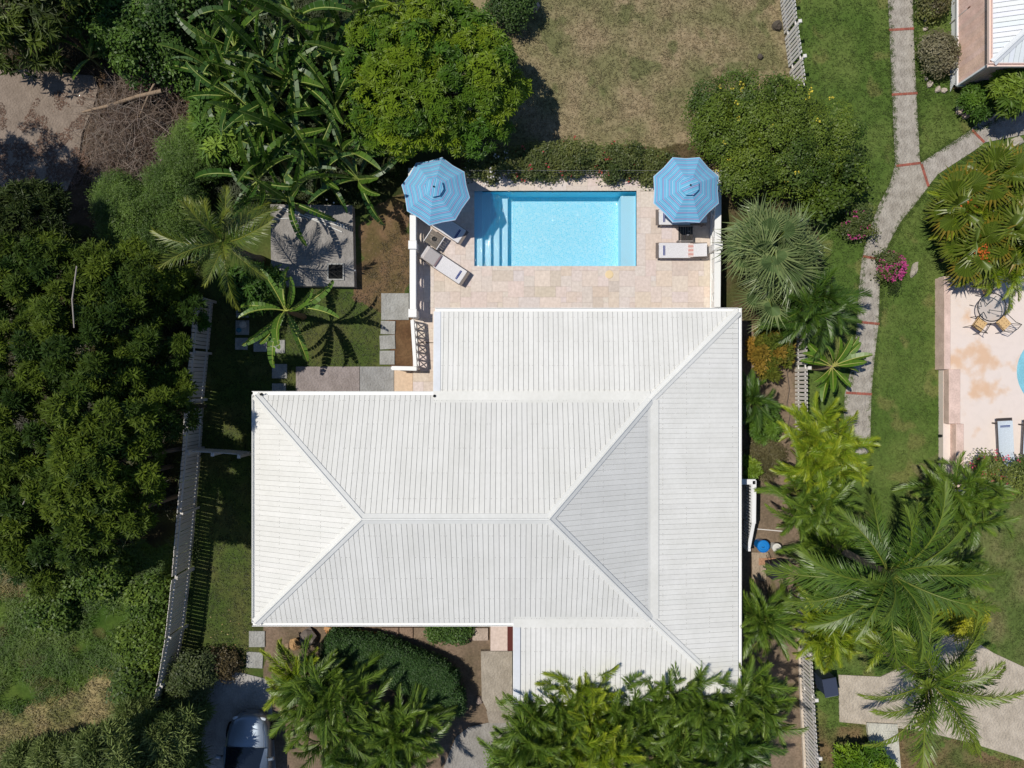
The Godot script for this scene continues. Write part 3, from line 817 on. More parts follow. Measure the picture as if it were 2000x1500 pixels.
	for i in 21000:
		var f := rng.randf() * 13.999
		var c: Vector3 = arc[int(f)].lerp(arc[int(f) + 1], f - int(f))
		var a := rng.randf_range(-0.35, PI + 0.35)
		var w := 0.64
		var px := cos(a)
		var py := sin(a)
		var dir: Vector3 = (arc[mini(int(f) + 1, 14)] - arc[maxi(int(f) - 1, 0)]).normalized()
		var sd := Vector3(-dir.z, 0, dir.x)
		var sq := 1.0 / maxf(0.75, pow(pow(absf(px), 6.0) + pow(absf(py), 6.0), 1.0 / 6.0))
		var pos := c + sd * px * sq * w + Vector3.UP * clampf(0.55 + py * sq * 0.62, 0.03, 1.2) + Vector3(rng.randfn(), rng.randfn(), rng.randfn()) * 0.035
		xf.append(Transform3D(Basis.from_euler(Vector3(rng.randf_range(-0.6, 0.6), rng.randf() * TAU, rng.randf_range(-0.6, 0.6))).scaled(Vector3.ONE * rng.randf_range(0.45, 0.75)), pos))
		hc.append(vary(k(48, 76, 38).lerp(k(72, 102, 48), rng.randf()), 0.2))
	copies("foliage", G.small, M.leaf, xf, hc, hedge)
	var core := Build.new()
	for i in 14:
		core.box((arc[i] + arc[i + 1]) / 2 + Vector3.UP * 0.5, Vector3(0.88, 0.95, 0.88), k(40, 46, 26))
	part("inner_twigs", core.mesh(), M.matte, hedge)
	var bou := [[960, 322, 0.9, "flowering hedge shrub behind the pool with small white flowers"], [1040, 318, 0.95, "flowering hedge shrub behind the pool beside the tree shadow"], [1120, 312, 1.0, "flowering hedge shrub behind the pool, tallest and spreading north"], [1200, 316, 1.0, "flowering hedge shrub behind the pool with a deep pink cluster"], [1262, 326, 0.7, "flowering hedge shrub behind the pool next to the east parasol"]]
	q = 0
	for e in bou:
		var b := leafy("hedge_shrub", e[3], "shrub", "flowering shrubs behind the pool", e[0], e[1], e[2] * 0.5, Vector3(1.0, e[2] * 0.45, 0.46), 20, 0.27, 56, G.small, k(70, 84, 40), k(104, 110, 56), {"stem": 0.03, "gap": -0.14, "ragged": 0.15})
		flowers(b, "flowers", Vector3(0, e[2] * 0.55, 0), Vector3(0.95, e[2] * 0.55, 0.75), 8 if q else 30, G.petal, k(230, 226, 220) if q == 0 else k(176, 46, 70), k(240, 238, 232) if q == 0 else k(190, 70, 64))
		q += 1
	var mag := [[1740, 522, 0.8, 0.46, "magenta bougainvillea at the edge of the garden path"], [1668, 440, 0.8, 0.5, "sparse pink bougainvillea between the olive tree and the path"]]
	for e in mag:
		var b := leafy("bougainvillea", e[4], "shrub", "", e[0], e[1], e[2] * 0.5, Vector3(e[3], e[2] * 0.45, e[3] * 1.15), 10, 0.2, 26, G.small, k(62, 80, 38), k(96, 104, 50), {"stem": 0.03, "ragged": 0.3, "gap": -0.1})
		flowers(b, "flowers", Vector3(0, e[2] * 0.5, 0), Vector3(e[3] * 1.1, e[2] * 0.5, e[3] * 1.2), 120 if e[0] == 1740 else 28, G.petal, k(166, 40, 112), k(190, 84, 140), 0.1)
	var pb := leafy("bougainvillea", "pink flowered bush at the south end of the pink terrace", "shrub", "", 1955, 925, 1.1, Vector3(1.35, 0.6, 0.6), 16, 0.3, 36, G.small, k(78, 96, 40), k(116, 126, 56), {"stem": 0.03})
	flowers(pb, "flowers", Vector3(0, 1.2, -0.1), Vector3(1.4, 0.6, 0.75), 46, G.petal, k(196, 50, 80), k(216, 100, 120), 0.0)
	leafy("croton", "orange and yellow croton bush beside the white fence", "shrub", "", 1503, 690, 0.9, Vector3(0.72, 0.55, 0.85), 22, 0.22, 24, G.croton, k(84, 102, 36), k(168, 130, 56), {"stem": 0.03, "upright": 0.8, "gap": -0.15})
	leafy("green_shrub", "small round leaved shrub beside the croton, on its north side", "shrub", "", 1508, 655, 0.6, Vector3(0.6, 0.4, 0.4), 12, 0.22, 26, G.croton, k(98, 104, 34), k(128, 122, 40), {"stem": 0.03})
	leafy("green_shrub", "bright green shrub beside the small palm at the house wall", "shrub", "", 1492, 828, 0.45, Vector3(0.5, 0.35, 0.6), 12, 0.22, 36, G.glossy, k(66, 98, 32), k(100, 128, 42), {"stem": 0.03})
	leafy("green_shrub", "low grey green ground shrub north of the porch", "shrub", "", 1492, 892, 0.2, Vector3(0.6, 0.2, 0.75), 16, 0.2, 30, G.fine, k(96, 92, 58), k(120, 112, 78), {"stem": 0.02})
	leafy("green_shrub", "bright sprig of leaves against the house wall north of the porch", "shrub", "", 1466, 916, 0.5, Vector3(0.2, 0.4, 0.35), 6, 0.18, 24, G.glossy, k(84, 116, 30), k(120, 140, 44), {"stem": 0.02})
	leafy("green_shrub", "grey brown leafless looking shrub before the pink house", "shrub", "", 1832, 105, 0.6, Vector3(0.46, 0.42, 0.58), 18, 0.26, 40, G.small, k(96, 96, 66), k(130, 122, 96), {"stem": 0.03})
	leafy("green_shrub", "green shrub at the shaded corner of the pink house", "shrub", "", 1912, 196, 0.6, Vector3(0.62, 0.5, 0.6), 16, 0.26, 44, G.glossy, k(58, 88, 30), k(98, 130, 44), {"stem": 0.03})
	leafy("green_shrub", "brownish shrub at the top of the picture before the pink house", "shrub", "", 1822, 2, 0.5, Vector3(0.4, 0.35, 0.45), 10, 0.22, 34, G.small, k(92, 84, 62), k(110, 116, 60), {"stem": 0.02})
	leafy("green_shrub", "leafy bush overhanging the corner of the pink house at the picture edge", "shrub", "", 1985, 176, 1.8, Vector3(0.8, 0.5, 0.6), 14, 0.3, 34, G.star, k(70, 96, 30), k(128, 150, 50), {"stem": 0.04})
	leafy("green_shrub", "bright lime green shrub at the bottom beside the pale slab", "shrub", "", 1684, 1494, 0.8, Vector3(1.0, 0.6, 0.7), 24, 0.32, 44, G.glossy, k(72, 108, 24), k(124, 152, 36), {"stem": 0.04})
	leafy("green_shrub", "dark green shrub beside the boulder at the top of the dry lawn", "shrub", "", 995, 8, 0.8, Vector3(0.75, 0.6, 0.7), 18, 0.28, 44, G.small, k(52, 74, 32), k(74, 100, 42), {"stem": 0.03})
	leafy("green_shrub", "yellow green shrub with lemon flowers under the tall coconut palm", "shrub", "", 1640, 1192, 0.9, Vector3(1.0, 0.6, 0.5), 16, 0.3, 40, G.glossy, k(90, 120, 34), k(150, 158, 50), {"stem": 0.03})
	leafy("green_shrub", "shaded shrub at the edge of the parking area beside the fence", "shrub", "", 375, 1322, 0.7, Vector3(0.72, 0.6, 0.75), 20, 0.28, 44, G.small, k(66, 80, 42), k(96, 106, 62), {"stem": 0.03})
	leafy("green_shrub", "dry brownish shrub at the corner of the parking area", "shrub", "", 432, 1296, 0.3, Vector3(0.5, 0.3, 0.4), 10, 0.22, 34, G.small, k(78, 66, 44), k(94, 84, 54), {"stem": 0.02})
	leafy("green_shrub", "low green ground cover under the eaves beside the square paver", "shrub", "", 880, 1233, 0.15, Vector3(0.85, 0.2, 0.2), 12, 0.16, 44, G.small, k(54, 84, 36), k(84, 112, 46), {"stem": 0.02})
	leafy("green_shrub", "round lime green shrub beside the lower walk at the picture bottom", "shrub", "", 1010, 1500, 0.5, Vector3(0.95, 0.6, 0.85), 22, 0.3, 50, G.small, k(74, 106, 30), k(104, 138, 40), {"stem": 0.03})
	leafy("green_shrub", "round yellow green shrub in the shade east of the arching coconut palm", "shrub", "", 1880, 1205, 0.9, Vector3(0.7, 0.5, 0.5), 14, 0.28, 40, G.glossy, k(110, 120, 30), k(160, 160, 40), {"stem": 0.03})
	var sw := [[262, 1338, 0.8, 0.5, "dark green shrub against the southern end of the long fence"], [300, 1370, 1.0, 0.7, "dark shrub where the long fence ends"], [322, 1440, 5.0, 0.95, "grey green tufted shrub at the southern end of the long fence"], [270, 1420, 2.6, 0.8, "grey green tufted shrub in the southwest, upper middle of its group"], [120, 1478, 1.5, 0.75, "grey green tufted shrub in the southwest, westernmost of its group"], [212, 1478, 7.0, 1.0, "grey green tufted shrub at the bottom edge, in the middle of its group"], [300, 1500, 5.4, 1.0, "grey green tufted shrub at the bottom edge, closest to the car"], [205, 1556, 7.0, 1.1, "tall grey green tufted shrub cut off by the bottom of the picture"], [358, 1398, 1.3, 0.7, "grey green tufted shrub between the end of the fence and the parking area"], [352, 1480, 1.6, 0.75, "grey green tufted shrub beside the parked car"], [70, 1490, 1.2, 0.7, "grey green tufted shrub in the bottom corner of the picture"]]
	for e in sw:
		var dark: bool = e[1] < 1390
		leafy("tufted_shrub", e[4], "shrub", "shrubs southwest of the fence", e[0], e[1], e[2] * 0.6, Vector3(e[3], minf(e[2] * 0.5, 0.9), e[3]), 22, 0.30, 30, G.round if dark else G.whip, k(58, 80, 34) if dark else k(96, 112, 62), k(88, 110, 42) if dark else k(138, 152, 90), {"stem": 0.04, "upright": 0.75})
	for e in [[300, 1180, 0.8, "leafy weed shrub against the long fence, upper of two"], [285, 1262, 0.8, "leafy weed shrub against the long fence, lower of two"], [200, 1120, 0.6, "low weed shrub at the foot of the western wood"], [100, 1180, 0.5, "low weed shrub in the tall grass"]]:
		leafy("weed_shrub", e[3], "shrub", "weed shrubs in the tall grass", e[0], e[1], 0.35, Vector3(0.75, 0.35, 0.9), 16, 0.28, 36, G.round, k(70, 96, 34), k(104, 126, 46), {"stem": 0.02})
	leafy("fence_sapling", "bright green sapling growing through the long fence", "shrub", "", 388, 628, 1.0, Vector3(0.28, 0.3, 0.25), 6, 0.15, 30, G.glossy, k(66, 104, 36), k(92, 130, 44), {"stem": 0.02})
	leafy("fence_sapling", "broad leaved green shrub between the fence and the lone banana", "shrub", "", 500, 560, 1.1, Vector3(0.9, 0.6, 0.75), 16, 0.3, 26, G.star, k(58, 92, 32), k(92, 124, 42), {"stem": 0.03})


# grass that creeps over the edges of the path
func edge_grass(marks: Array) -> void:
	var o := outline(marks)
	var m := tuft(8, 0.07, 0.05, 0.007, 5)
	var xfs := []
	var cols := PackedColorArray()
	var nz := noise(31, 1.4, 2)
	for i in o.size():
		var a := o[i]
		var b := o[(i + 1) % o.size()]
		var n := (b - a).orthogonal().normalized()
		for j in int(a.distance_to(b) * 34.0):
			var q := a.lerp(b, rng.randf())
			q += n * (rng.randfn() * 0.05 + nz.get_noise_2d(q.x * 3.0, q.y * 3.0) * 0.10)
			xfs.append(Transform3D(Basis(Vector3.UP, rng.randf() * TAU).scaled(Vector3.ONE * rng.randf_range(0.7, 1.3)), Vector3(q.x, 0.035, q.y)))
			cols.append(vary(k(80, 100, 44), 0.3))
	var g := copies("edge_grass", m, M.leaf, xfs, cols, self)
	g.set_meta("label", "ragged grass creeping over the edges of the garden path")
	g.set_meta("category", "grass")


func make_grass() -> void:
	var lawn := tuft(9, 0.11, 0.05, 0.007, 1)
	var wild := tuft(14, 0.22, 0.36, 0.012, 2)
	var path := [1732, -60, 1782, -60, 1790, 185, 1797, 318, 1900, 254, 2080, 190, 2080, 260, 1906, 295, 1814, 368, 1760, 432, 1722, 510, 1716, 632, 1702, 768, 1697, 960, 1650, 960, 1648, 800, 1668, 700, 1678, 560, 1695, 460, 1749, 335]
	var drive := [1638, 1318, 1720, 1322, 1790, 1290, 1846, 1236, 1884, 1240, 2080, 1340, 2080, 1520, 1900, 1452, 1790, 1426, 1753, 1416, 1764, 1560, 1714, 1560, 1693, 1412, 1640, 1410]
	var terr := [1826, 540, 2400, 540, 2400, 960, 1840, 960]
	sow("lawn_grass", "mown green lawn on both sides of the garden path", [1530, -40, 2030, -40, 2030, 1540, 1575, 1540, 1560, 1160, 1560, 300], 70, lawn, 0.8, 1.4, Color(1.05, 1.05, 1.0), 0.3, 0.0, [path, drive, terr])
	edge_grass(path)
	sow("dry_grass", "parched brown lawn north of the pool", [1000, -40, 1524, -40, 1545, 160, 1556, 330, 1300, 340, 1290, 280, 920, 280], 90, lawn, 0.7, 1.3, Color(1.08, 1.05, 1.0), 0.35)
	sow("garden_grass", "shaded lawn between the long fence and the house", [400, 560, 690, 570, 805, 380, 805, 570, 740, 570, 740, 716, 570, 716, 570, 770, 495, 770, 495, 1228, 480, 1310, 400, 1306, 350, 1300], 80, lawn, 0.7, 1.3, Color(1.05, 1.05, 1.0), 0.3)
	sow("wild_grass", "tall wild grass on the empty plot southwest of the fence", [-40, 1080, 345, 1080, 330, 1260, 250, 1330, 180, 1310, 100, 1370, -40, 1395], 70, wild, 0.35, 0.9, Color(1.5, 1.55, 1.0), 0.4, 0.28)
	sow("dry_tufts", "short dry grass on the empty plot at the picture bottom", [-40, 1400, 190, 1325, 290, 1310, 260, 1420, 100, 1540, -40, 1540], 70, lawn, 1.0, 2.0, Color(1.05, 1.05, 1.0), 0.35)
	sow("grove_weeds", "green weeds on the ground under the banana grove", [390, -40, 800, -40, 790, 330, 690, 400, 520, 400, 390, 400], 26, wild, 0.6, 1.2, Color(1.3, 1.6, 0.9), 0.4, 0.25)
	sow("woodland_weeds", "weeds on the dark ground under the western wood", [-40, 400, 400, 420, 380, 1090, -40, 1090], 18, wild, 0.6, 1.3, Color(1.2, 1.3, 0.9), 0.4, 0.4)
	sow("corner_weeds", "weeds and undergrowth in the northwest corner", [-40, -40, 470, -40, 420, 160, 200, 150, -40, 120], 16, wild, 0.6, 1.2, Color(1.2, 1.35, 0.9), 0.4, 0.4)
	var leaf := Build.new()
	leaf.tri(Vector3(-0.05, 0.012, 0), Vector3(0, 0.022, 0.025), Vector3(0.05, 0.014, 0), Color.WHITE)
	leaf.tri(Vector3(-0.05, 0.012, 0), Vector3(0.05, 0.014, 0), Vector3(0, 0.018, -0.025), Color.WHITE)
	var lm := leaf.mesh()
	for e in [["fallen_leaves", "pale fallen leaves on the lawn beside the parking area", [405, 1190, 495, 1190, 490, 1320, 400, 1310], 9.0, k(196, 176, 124), k(150, 116, 70), 0.01, 0.7],
			["leaf_litter", "brown leaf litter strewn over the old slab", [-40, 180, 60, 200, 180, 150, 200, 260, 150, 372, -40, 380], 620.0, k(92, 72, 60), k(122, 92, 74), 0.082, 0.75],
			["soil_litter", "dry litter on the bare soil along the east side of the house", [1450, 620, 1550, 660, 1553, 1000, 1562, 1500, 1450, 1500], 14.0, k(150, 128, 104), k(96, 76, 58), 0.0, 0.6],
			["bed_litter", "dry litter on the soil of the front bed", [525, 1228, 950, 1228, 940, 1340, 700, 1250, 560, 1290], 16.0, k(150, 124, 100), k(92, 72, 56), 0.0, 0.6],
			["patch_litter", "dry bits on the brown patch beside the cistern", [700, 440, 798, 400, 798, 615, 745, 615, 705, 580], 22.0, k(160, 134, 104), k(96, 80, 60), 0.0, 0.6],
			["wood_litter", "brown litter on the ground round the brush pile", [150, 120, 380, 120, 370, 420, 130, 430], 60.0, k(110, 84, 66), k(80, 62, 50), 0.0, 0.9]]:
		var o := outline(e[2])
		var lo := o[0]
		var hi := o[0]
		for p in o:
			lo = lo.min(p)
			hi = hi.max(p)
		var nz := noise(e[0].hash() % 500, 0.9, 3)
		var xfs := []
		var cols := PackedColorArray()
		for i in int((hi.x - lo.x) * (hi.y - lo.y) * e[3]):
			var q := Vector2(rng.randf_range(lo.x, hi.x), rng.randf_range(lo.y, hi.y))
			if not Geometry2D.is_point_in_polygon(q, o) or (e[6] > 0.05 and nz.get_noise_2d(q.x, q.y) < 0.35 - 0.55 * clampf((q.y + 12.2) / 4.0, 0.0, 1.0) + rng.randf_range(-0.12, 0.12)):
				continue
			xfs.append(Transform3D(Basis(Vector3.UP, rng.randf() * TAU).scaled(Vector3.ONE * e[7] * rng.randf_range(0.5, 1.3)), Vector3(q.x, e[6], q.y)))
			cols.append(vary(e[4].lerp(e[5], rng.randf()), 0.2))
		var g := copies(e[0], lm, M.leaf, xfs, cols, self)
		g.set_meta("label", e[1])
		g.set_meta("category", "leaf litter")
	for e in [[[476, 634], 0.18, "crumpled pale rubbish on the shaded stepping stone"], [[468, 645], 0.12, "torn blue plastic on the shaded stepping stone"]]:
		var b := Build.new()
		b.rock(Vector3(0, 0.05, 0), Vector3(e[1], 0.06, e[1] * 0.8), rng, k(210, 204, 194) if e[1] > 0.15 else k(70, 130, 150))
		var o := part("rubbish", b.mesh(), M.fabric, self, Transform3D(Basis.IDENTITY, at(e[0][0], e[0][1]) + Vector3(0, 0.05, 0)))
		o.set_meta("label", e[2])
		o.set_meta("category", "rubbish")

# ---------------------------------------------------------------- ground

func paint_zone(marks: Array, a: Color, b: Color, freq: float, seed_: int, ragged := 0.35, bias := 0.0, fleck := Color(-1, 0, 0)) -> void:
	var o := outline(marks)
	var lo := o[0]
	var hi := o[0]
	for p in o:
		lo = lo.min(p)
		hi = hi.max(p)
	var nz := noise(seed_, freq, 4)
	var edge := noise(seed_ + 1, 0.7, 3)
	var fk := noise(seed_ + 2, 0.55, 3)
	var sx := 2.0 * HALF_X / MAP_W
	var sz := 2.0 * HALF_Z / MAP_H
	for j in range(clampi(int((lo.y - 0.6 + HALF_Z) / sz), 0, MAP_H - 1), clampi(int((hi.y + 0.6 + HALF_Z) / sz), 0, MAP_H - 1) + 1):
		var z := -HALF_Z + (j + 0.5) * sz
		for i in range(clampi(int((lo.x - 0.6 + HALF_X) / sx), 0, MAP_W - 1), clampi(int((hi.x + 0.6 + HALF_X) / sx), 0, MAP_W - 1) + 1):
			var x := -HALF_X + (i + 0.5) * sx
			var q := Vector2(x, z)
			if ragged > 0.0:
				q += Vector2(edge.get_noise_2d(x, z), edge.get_noise_2d(x + 50.0, z)) * ragged
			if not Geometry2D.is_point_in_polygon(q, o):
				continue
			var f := clampf(nz.get_noise_2d(x, z) * 1.3 + 0.5 + bias, 0.0, 1.0)
			var c := a.lerp(b, f)
			if fleck.r >= 0.0:
				c = c.lerp(fleck, smoothstep(0.28, 0.5, fk.get_noise_2d(x, z)) * 0.8)
			var s := 1.0 + rng.randf_range(-0.10, 0.10)
			ground_map.set_pixel(i, j, Color(c.r * s, c.g * s, c.b * s))


func c8(r: int, g: int, b: int) -> Color:
	return Color8(r, g, b)


func ground_color(x: float, z: float) -> Color:
	var i := clampi(int((x + HALF_X) / (2.0 * HALF_X) * MAP_W), 0, MAP_W - 1)
	var j := clampi(int((z + HALF_Z) / (2.0 * HALF_Z) * MAP_H), 0, MAP_H - 1)
	return ground_map.get_pixel(i, j).srgb_to_linear()


func make_ground() -> void:
	ground_map = Image.create(MAP_W, MAP_H, false, Image.FORMAT_RGB8)
	ground_map.fill(c8(70, 74, 46))
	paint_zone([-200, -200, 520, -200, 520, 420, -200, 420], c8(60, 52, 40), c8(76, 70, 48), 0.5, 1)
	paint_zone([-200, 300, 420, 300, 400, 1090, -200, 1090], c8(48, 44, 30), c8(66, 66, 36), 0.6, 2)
	paint_zone([-150, 1060, 345, 1060, 320, 1600, -150, 1600], c8(58, 82, 30), c8(80, 98, 42), 0.5, 3, 0.5, 0.0, c8(86, 84, 50))
	paint_zone([-100, 1395, 110, 1370, 190, 1305, 280, 1300, 285, 1400, 140, 1600, -100, 1600], c8(150, 136, 98), c8(108, 108, 66), 0.7, 4, 0.6)
	paint_zone([0, 1110, 60, 1112, 100, 1130, 60, 1160, 0, 1150], c8(120, 104, 78), c8(90, 88, 56), 0.9, 5, 0.5)
	paint_zone([880, -200, 1530, -200, 1550, 170, 1575, 400, 1300, 420, 900, 420], c8(150, 135, 107), c8(122, 119, 84), 0.42, 6, 0.3, 0.0, c8(106, 109, 72))
	paint_zone([1528, -200, 2200, -200, 2200, 1700, 1560, 1700, 1556, 800, 1560, 300], c8(80, 102, 46), c8(98, 114, 58), 0.35, 7, 0.15, -0.1, c8(114, 116, 68))
	paint_zone([1780, 900, 2100, 900, 2100, 1300, 1950, 1290, 1850, 1200], c8(118, 116, 78), c8(88, 104, 54), 0.5, 8, 0.6)
	paint_zone([1600, 1410, 1800, 1430, 1960, 1480, 2100, 1520, 2100, 1650, 1560, 1650], c8(92, 100, 56), c8(122, 104, 76), 0.6, 9, 0.5)
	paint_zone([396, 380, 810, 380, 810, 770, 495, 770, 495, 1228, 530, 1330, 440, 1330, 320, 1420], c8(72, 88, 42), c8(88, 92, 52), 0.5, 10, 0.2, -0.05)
	paint_zone([690, 430, 805, 380, 805, 620, 745, 620, 700, 590], c8(120, 97, 74), c8(96, 84, 56), 0.8, 11, 0.7)
	paint_zone([762, 622, 812, 622, 812, 720, 762, 720], c8(96, 72, 52), c8(112, 88, 64), 1.2, 12, 0.1)
	paint_zone([518, 1222, 1000, 1222, 1005, 1500, 860, 1600, 515, 1600, 515, 1335], c8(130, 112, 96), c8(108, 95, 78), 0.8, 13, 0.15)
	paint_zone([1440, 596, 1556, 640, 1558, 1000, 1566, 1300, 1580, 1640, 1440, 1640], c8(134, 117, 100), c8(116, 102, 86), 0.7, 14, 0.12, 0.0, c8(96, 92, 62))
	paint_zone([1005, 1360, 1450, 1360, 1450, 1640, 960, 1640], c8(104, 90, 68), c8(84, 84, 50), 0.7, 15, 0.2)
	paint_zone([900, 300, 1400, 280, 1400, 350, 900, 350], c8(96, 82, 62), c8(84, 80, 50), 0.8, 16, 0.2)
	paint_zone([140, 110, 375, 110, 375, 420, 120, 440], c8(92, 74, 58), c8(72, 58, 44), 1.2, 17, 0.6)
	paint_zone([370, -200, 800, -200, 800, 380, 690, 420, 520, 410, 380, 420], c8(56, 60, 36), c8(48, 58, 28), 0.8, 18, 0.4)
	paint_zone([1405, 330, 1600, 330, 1600, 660, 1405, 620], c8(92, 80, 60), c8(78, 80, 48), 0.8, 19, 0.2)
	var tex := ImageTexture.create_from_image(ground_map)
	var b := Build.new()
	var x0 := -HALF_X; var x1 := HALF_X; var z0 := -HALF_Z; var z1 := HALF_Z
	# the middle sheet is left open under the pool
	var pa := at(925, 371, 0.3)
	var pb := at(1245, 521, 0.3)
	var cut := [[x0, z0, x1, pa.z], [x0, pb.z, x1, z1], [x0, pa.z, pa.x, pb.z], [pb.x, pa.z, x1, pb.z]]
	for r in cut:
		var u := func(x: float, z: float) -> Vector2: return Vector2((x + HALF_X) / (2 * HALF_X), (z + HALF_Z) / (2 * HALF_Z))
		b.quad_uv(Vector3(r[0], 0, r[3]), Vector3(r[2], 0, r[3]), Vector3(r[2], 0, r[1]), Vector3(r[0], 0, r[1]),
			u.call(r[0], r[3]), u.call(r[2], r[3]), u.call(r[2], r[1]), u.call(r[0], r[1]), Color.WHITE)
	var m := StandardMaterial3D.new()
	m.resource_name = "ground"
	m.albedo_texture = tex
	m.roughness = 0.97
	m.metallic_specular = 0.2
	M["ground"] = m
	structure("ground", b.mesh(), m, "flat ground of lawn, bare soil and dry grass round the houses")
	var far := Build.new()
	for r in [[-300.0, -300.0, 300.0, z0], [-300.0, z1, 300.0, 300.0], [-300.0, z0, x0, z1], [x1, z0, 300.0, z1]]:
		far.quad(Vector3(r[0], 0, r[3]), Vector3(r[2], 0, r[3]), Vector3(r[2], 0, r[1]), Vector3(r[0], 0, r[1]), k(84, 92, 50))
	structure("ground", far.mesh(), M.soil, "green land that goes on beyond the gardens")


func tuft(blades: int, spread: float, tall: float, wide: float, seed_: int) -> ArrayMesh:
	var r := RandomNumberGenerator.new()
	r.seed = seed_
	var b := Build.new()
	for i in blades:
		var a := r.randf() * TAU
		var p := Vector3(cos(r.randf() * TAU), 0, sin(r.randf() * TAU)) * spread * sqrt(r.randf())
		var d := Vector3(cos(a), 0, sin(a))
		var s := Vector3(-d.z, 0, d.x) * wide
		var h := tall * r.randf_range(0.6, 1.2)
		var mid := p + Vector3.UP * h * 0.7 + d * h * 0.35
		var tip := p + Vector3.UP * h * r.randf_range(0.6, 1.0) + d * h * r.randf_range(0.8, 1.3)
		var c := Color.WHITE * r.randf_range(0.75, 1.25)
		b.quad(p - s, p + s, mid + s * 0.8, mid - s * 0.8, c)
		b.tri(mid - s * 0.8, mid + s * 0.8, tip, c)
	return b.mesh()


func sow(called: String, label: String, marks: Array, per_m2: float, m: Mesh, scale_lo: float, scale_hi: float, tint := Color.WHITE, jitter := 0.3, clump := 0.0, keep_out := []) -> void:
	var o := outline(marks)
	var lo := o[0]
	var hi := o[0]
	for p in o:
		lo = lo.min(p)
		hi = hi.max(p)
	var outs := []
	for kk in keep_out:
		outs.append(outline(kk))
	var nz := noise(called.hash() % 1000, 0.5, 3)
	var xfs := []
	var cols := PackedColorArray()
	for i in int((hi.x - lo.x) * (hi.y - lo.y) * per_m2):
		var q := Vector2(rng.randf_range(lo.x, hi.x), rng.randf_range(lo.y, hi.y))
		if not Geometry2D.is_point_in_polygon(q, o):
			continue
		if clump > 0.0 and nz.get_noise_2d(q.x, q.y) + rng.randf_range(-0.15, 0.15) < clump - 0.5:
			continue
		var bad := false
		for oo in outs:
			if Geometry2D.is_point_in_polygon(q, oo):
				bad = true
				break
		if bad:
			continue
		var s := rng.randf_range(scale_lo, scale_hi)
		xfs.append(Transform3D(Basis(Vector3.UP, rng.randf() * TAU).scaled(Vector3.ONE * s), Vector3(q.x, 0.0, q.y)))
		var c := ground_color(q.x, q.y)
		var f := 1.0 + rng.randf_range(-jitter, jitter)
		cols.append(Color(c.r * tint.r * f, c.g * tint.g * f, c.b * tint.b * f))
	var g := copies(called, m, M.leaf, xfs, cols, self)
	g.set_meta("label", label)
	g.set_meta("category", "grass")


# ---------------------------------------------------------------- leaves

func frond(L: float, pairs: int, W: float, e0: float, e1: float, vee: float, wide: float, col: Color, tip: Color, seed_: int, sway := 0.0, a0 := 1.05, a1 := 0.36, loose := 0.3) -> ArrayMesh:
	var r := RandomNumberGenerator.new()
	r.seed = seed_
	var b := Build.new()
	var N := 12
	var pts := [Vector3.ZERO]
	var tan := []
	for i in N:
		var t := (i + 0.5) / N
		var e := lerpf(e0, e1, pow(t, 1.3))
		var w := sway * t
		var d := Vector3(cos(e) * cos(w), sin(e), cos(e) * sin(w))
		tan.append(d)
		pts.append(pts[i] + d * (L / N))
	tan.append(tan[N - 1])
	var radii := []
	for i in N + 1:
		radii.append(lerpf(0.028, 0.006, float(i) / N) * (L / 2.5 + 0.3))
	b.tube(pts, radii, 4, col.lerp(Color(0.30, 0.30, 0.06), 0.45), tip)
	for i in pairs:
		var t := lerpf(0.14, 0.995, (i + r.randf() * 0.5) / pairs)
		var f := t * N
		var j := mini(int(f), N - 1)
		var p: Vector3 = pts[j].lerp(pts[j + 1], f - j)
		var d: Vector3 = tan[j]
		var side0 := d.cross(Vector3.UP).normalized()
		var up := side0.cross(d).normalized()
		var prof := pow(sin(PI * clampf(0.12 + 0.80 * t, 0.0, 1.0)), 0.75)
		var ang := lerpf(a0, a1, t) + r.randf_range(-0.4, 0.4) * loose
		for s in [-1.0, 1.0]:
			var ln: float = W * prof * r.randf_range(0.82, 1.1)
			var dir: Vector3 = (d * cos(ang) + side0 * s * sin(ang) + up * vee * r.randf_range(1.0 - 1.4 * loose, 1.0 + 1.6 * loose)).normalized()
			var wv: Vector3 = dir.cross(up).normalized() * wide * 0.5 + up * wide * 0.22 * s
			var mid: Vector3 = p + dir * ln * 0.5
			var tp: Vector3 = mid + (dir + Vector3.DOWN * r.randf_range(0.1, 0.3 + loose)).normalized() * ln * 0.5
			var c := col.lerp(tip, clampf(t * t * 0.7 + r.randf_range(-0.15, 0.25), 0, 1)) * r.randf_range(0.7, 1.3)
			b.quad(p - wv * 0.6, p + wv * 0.6, mid + wv, mid - wv, c)
			b.tri(mid - wv, mid + wv, tp, c)
	return b.mesh()


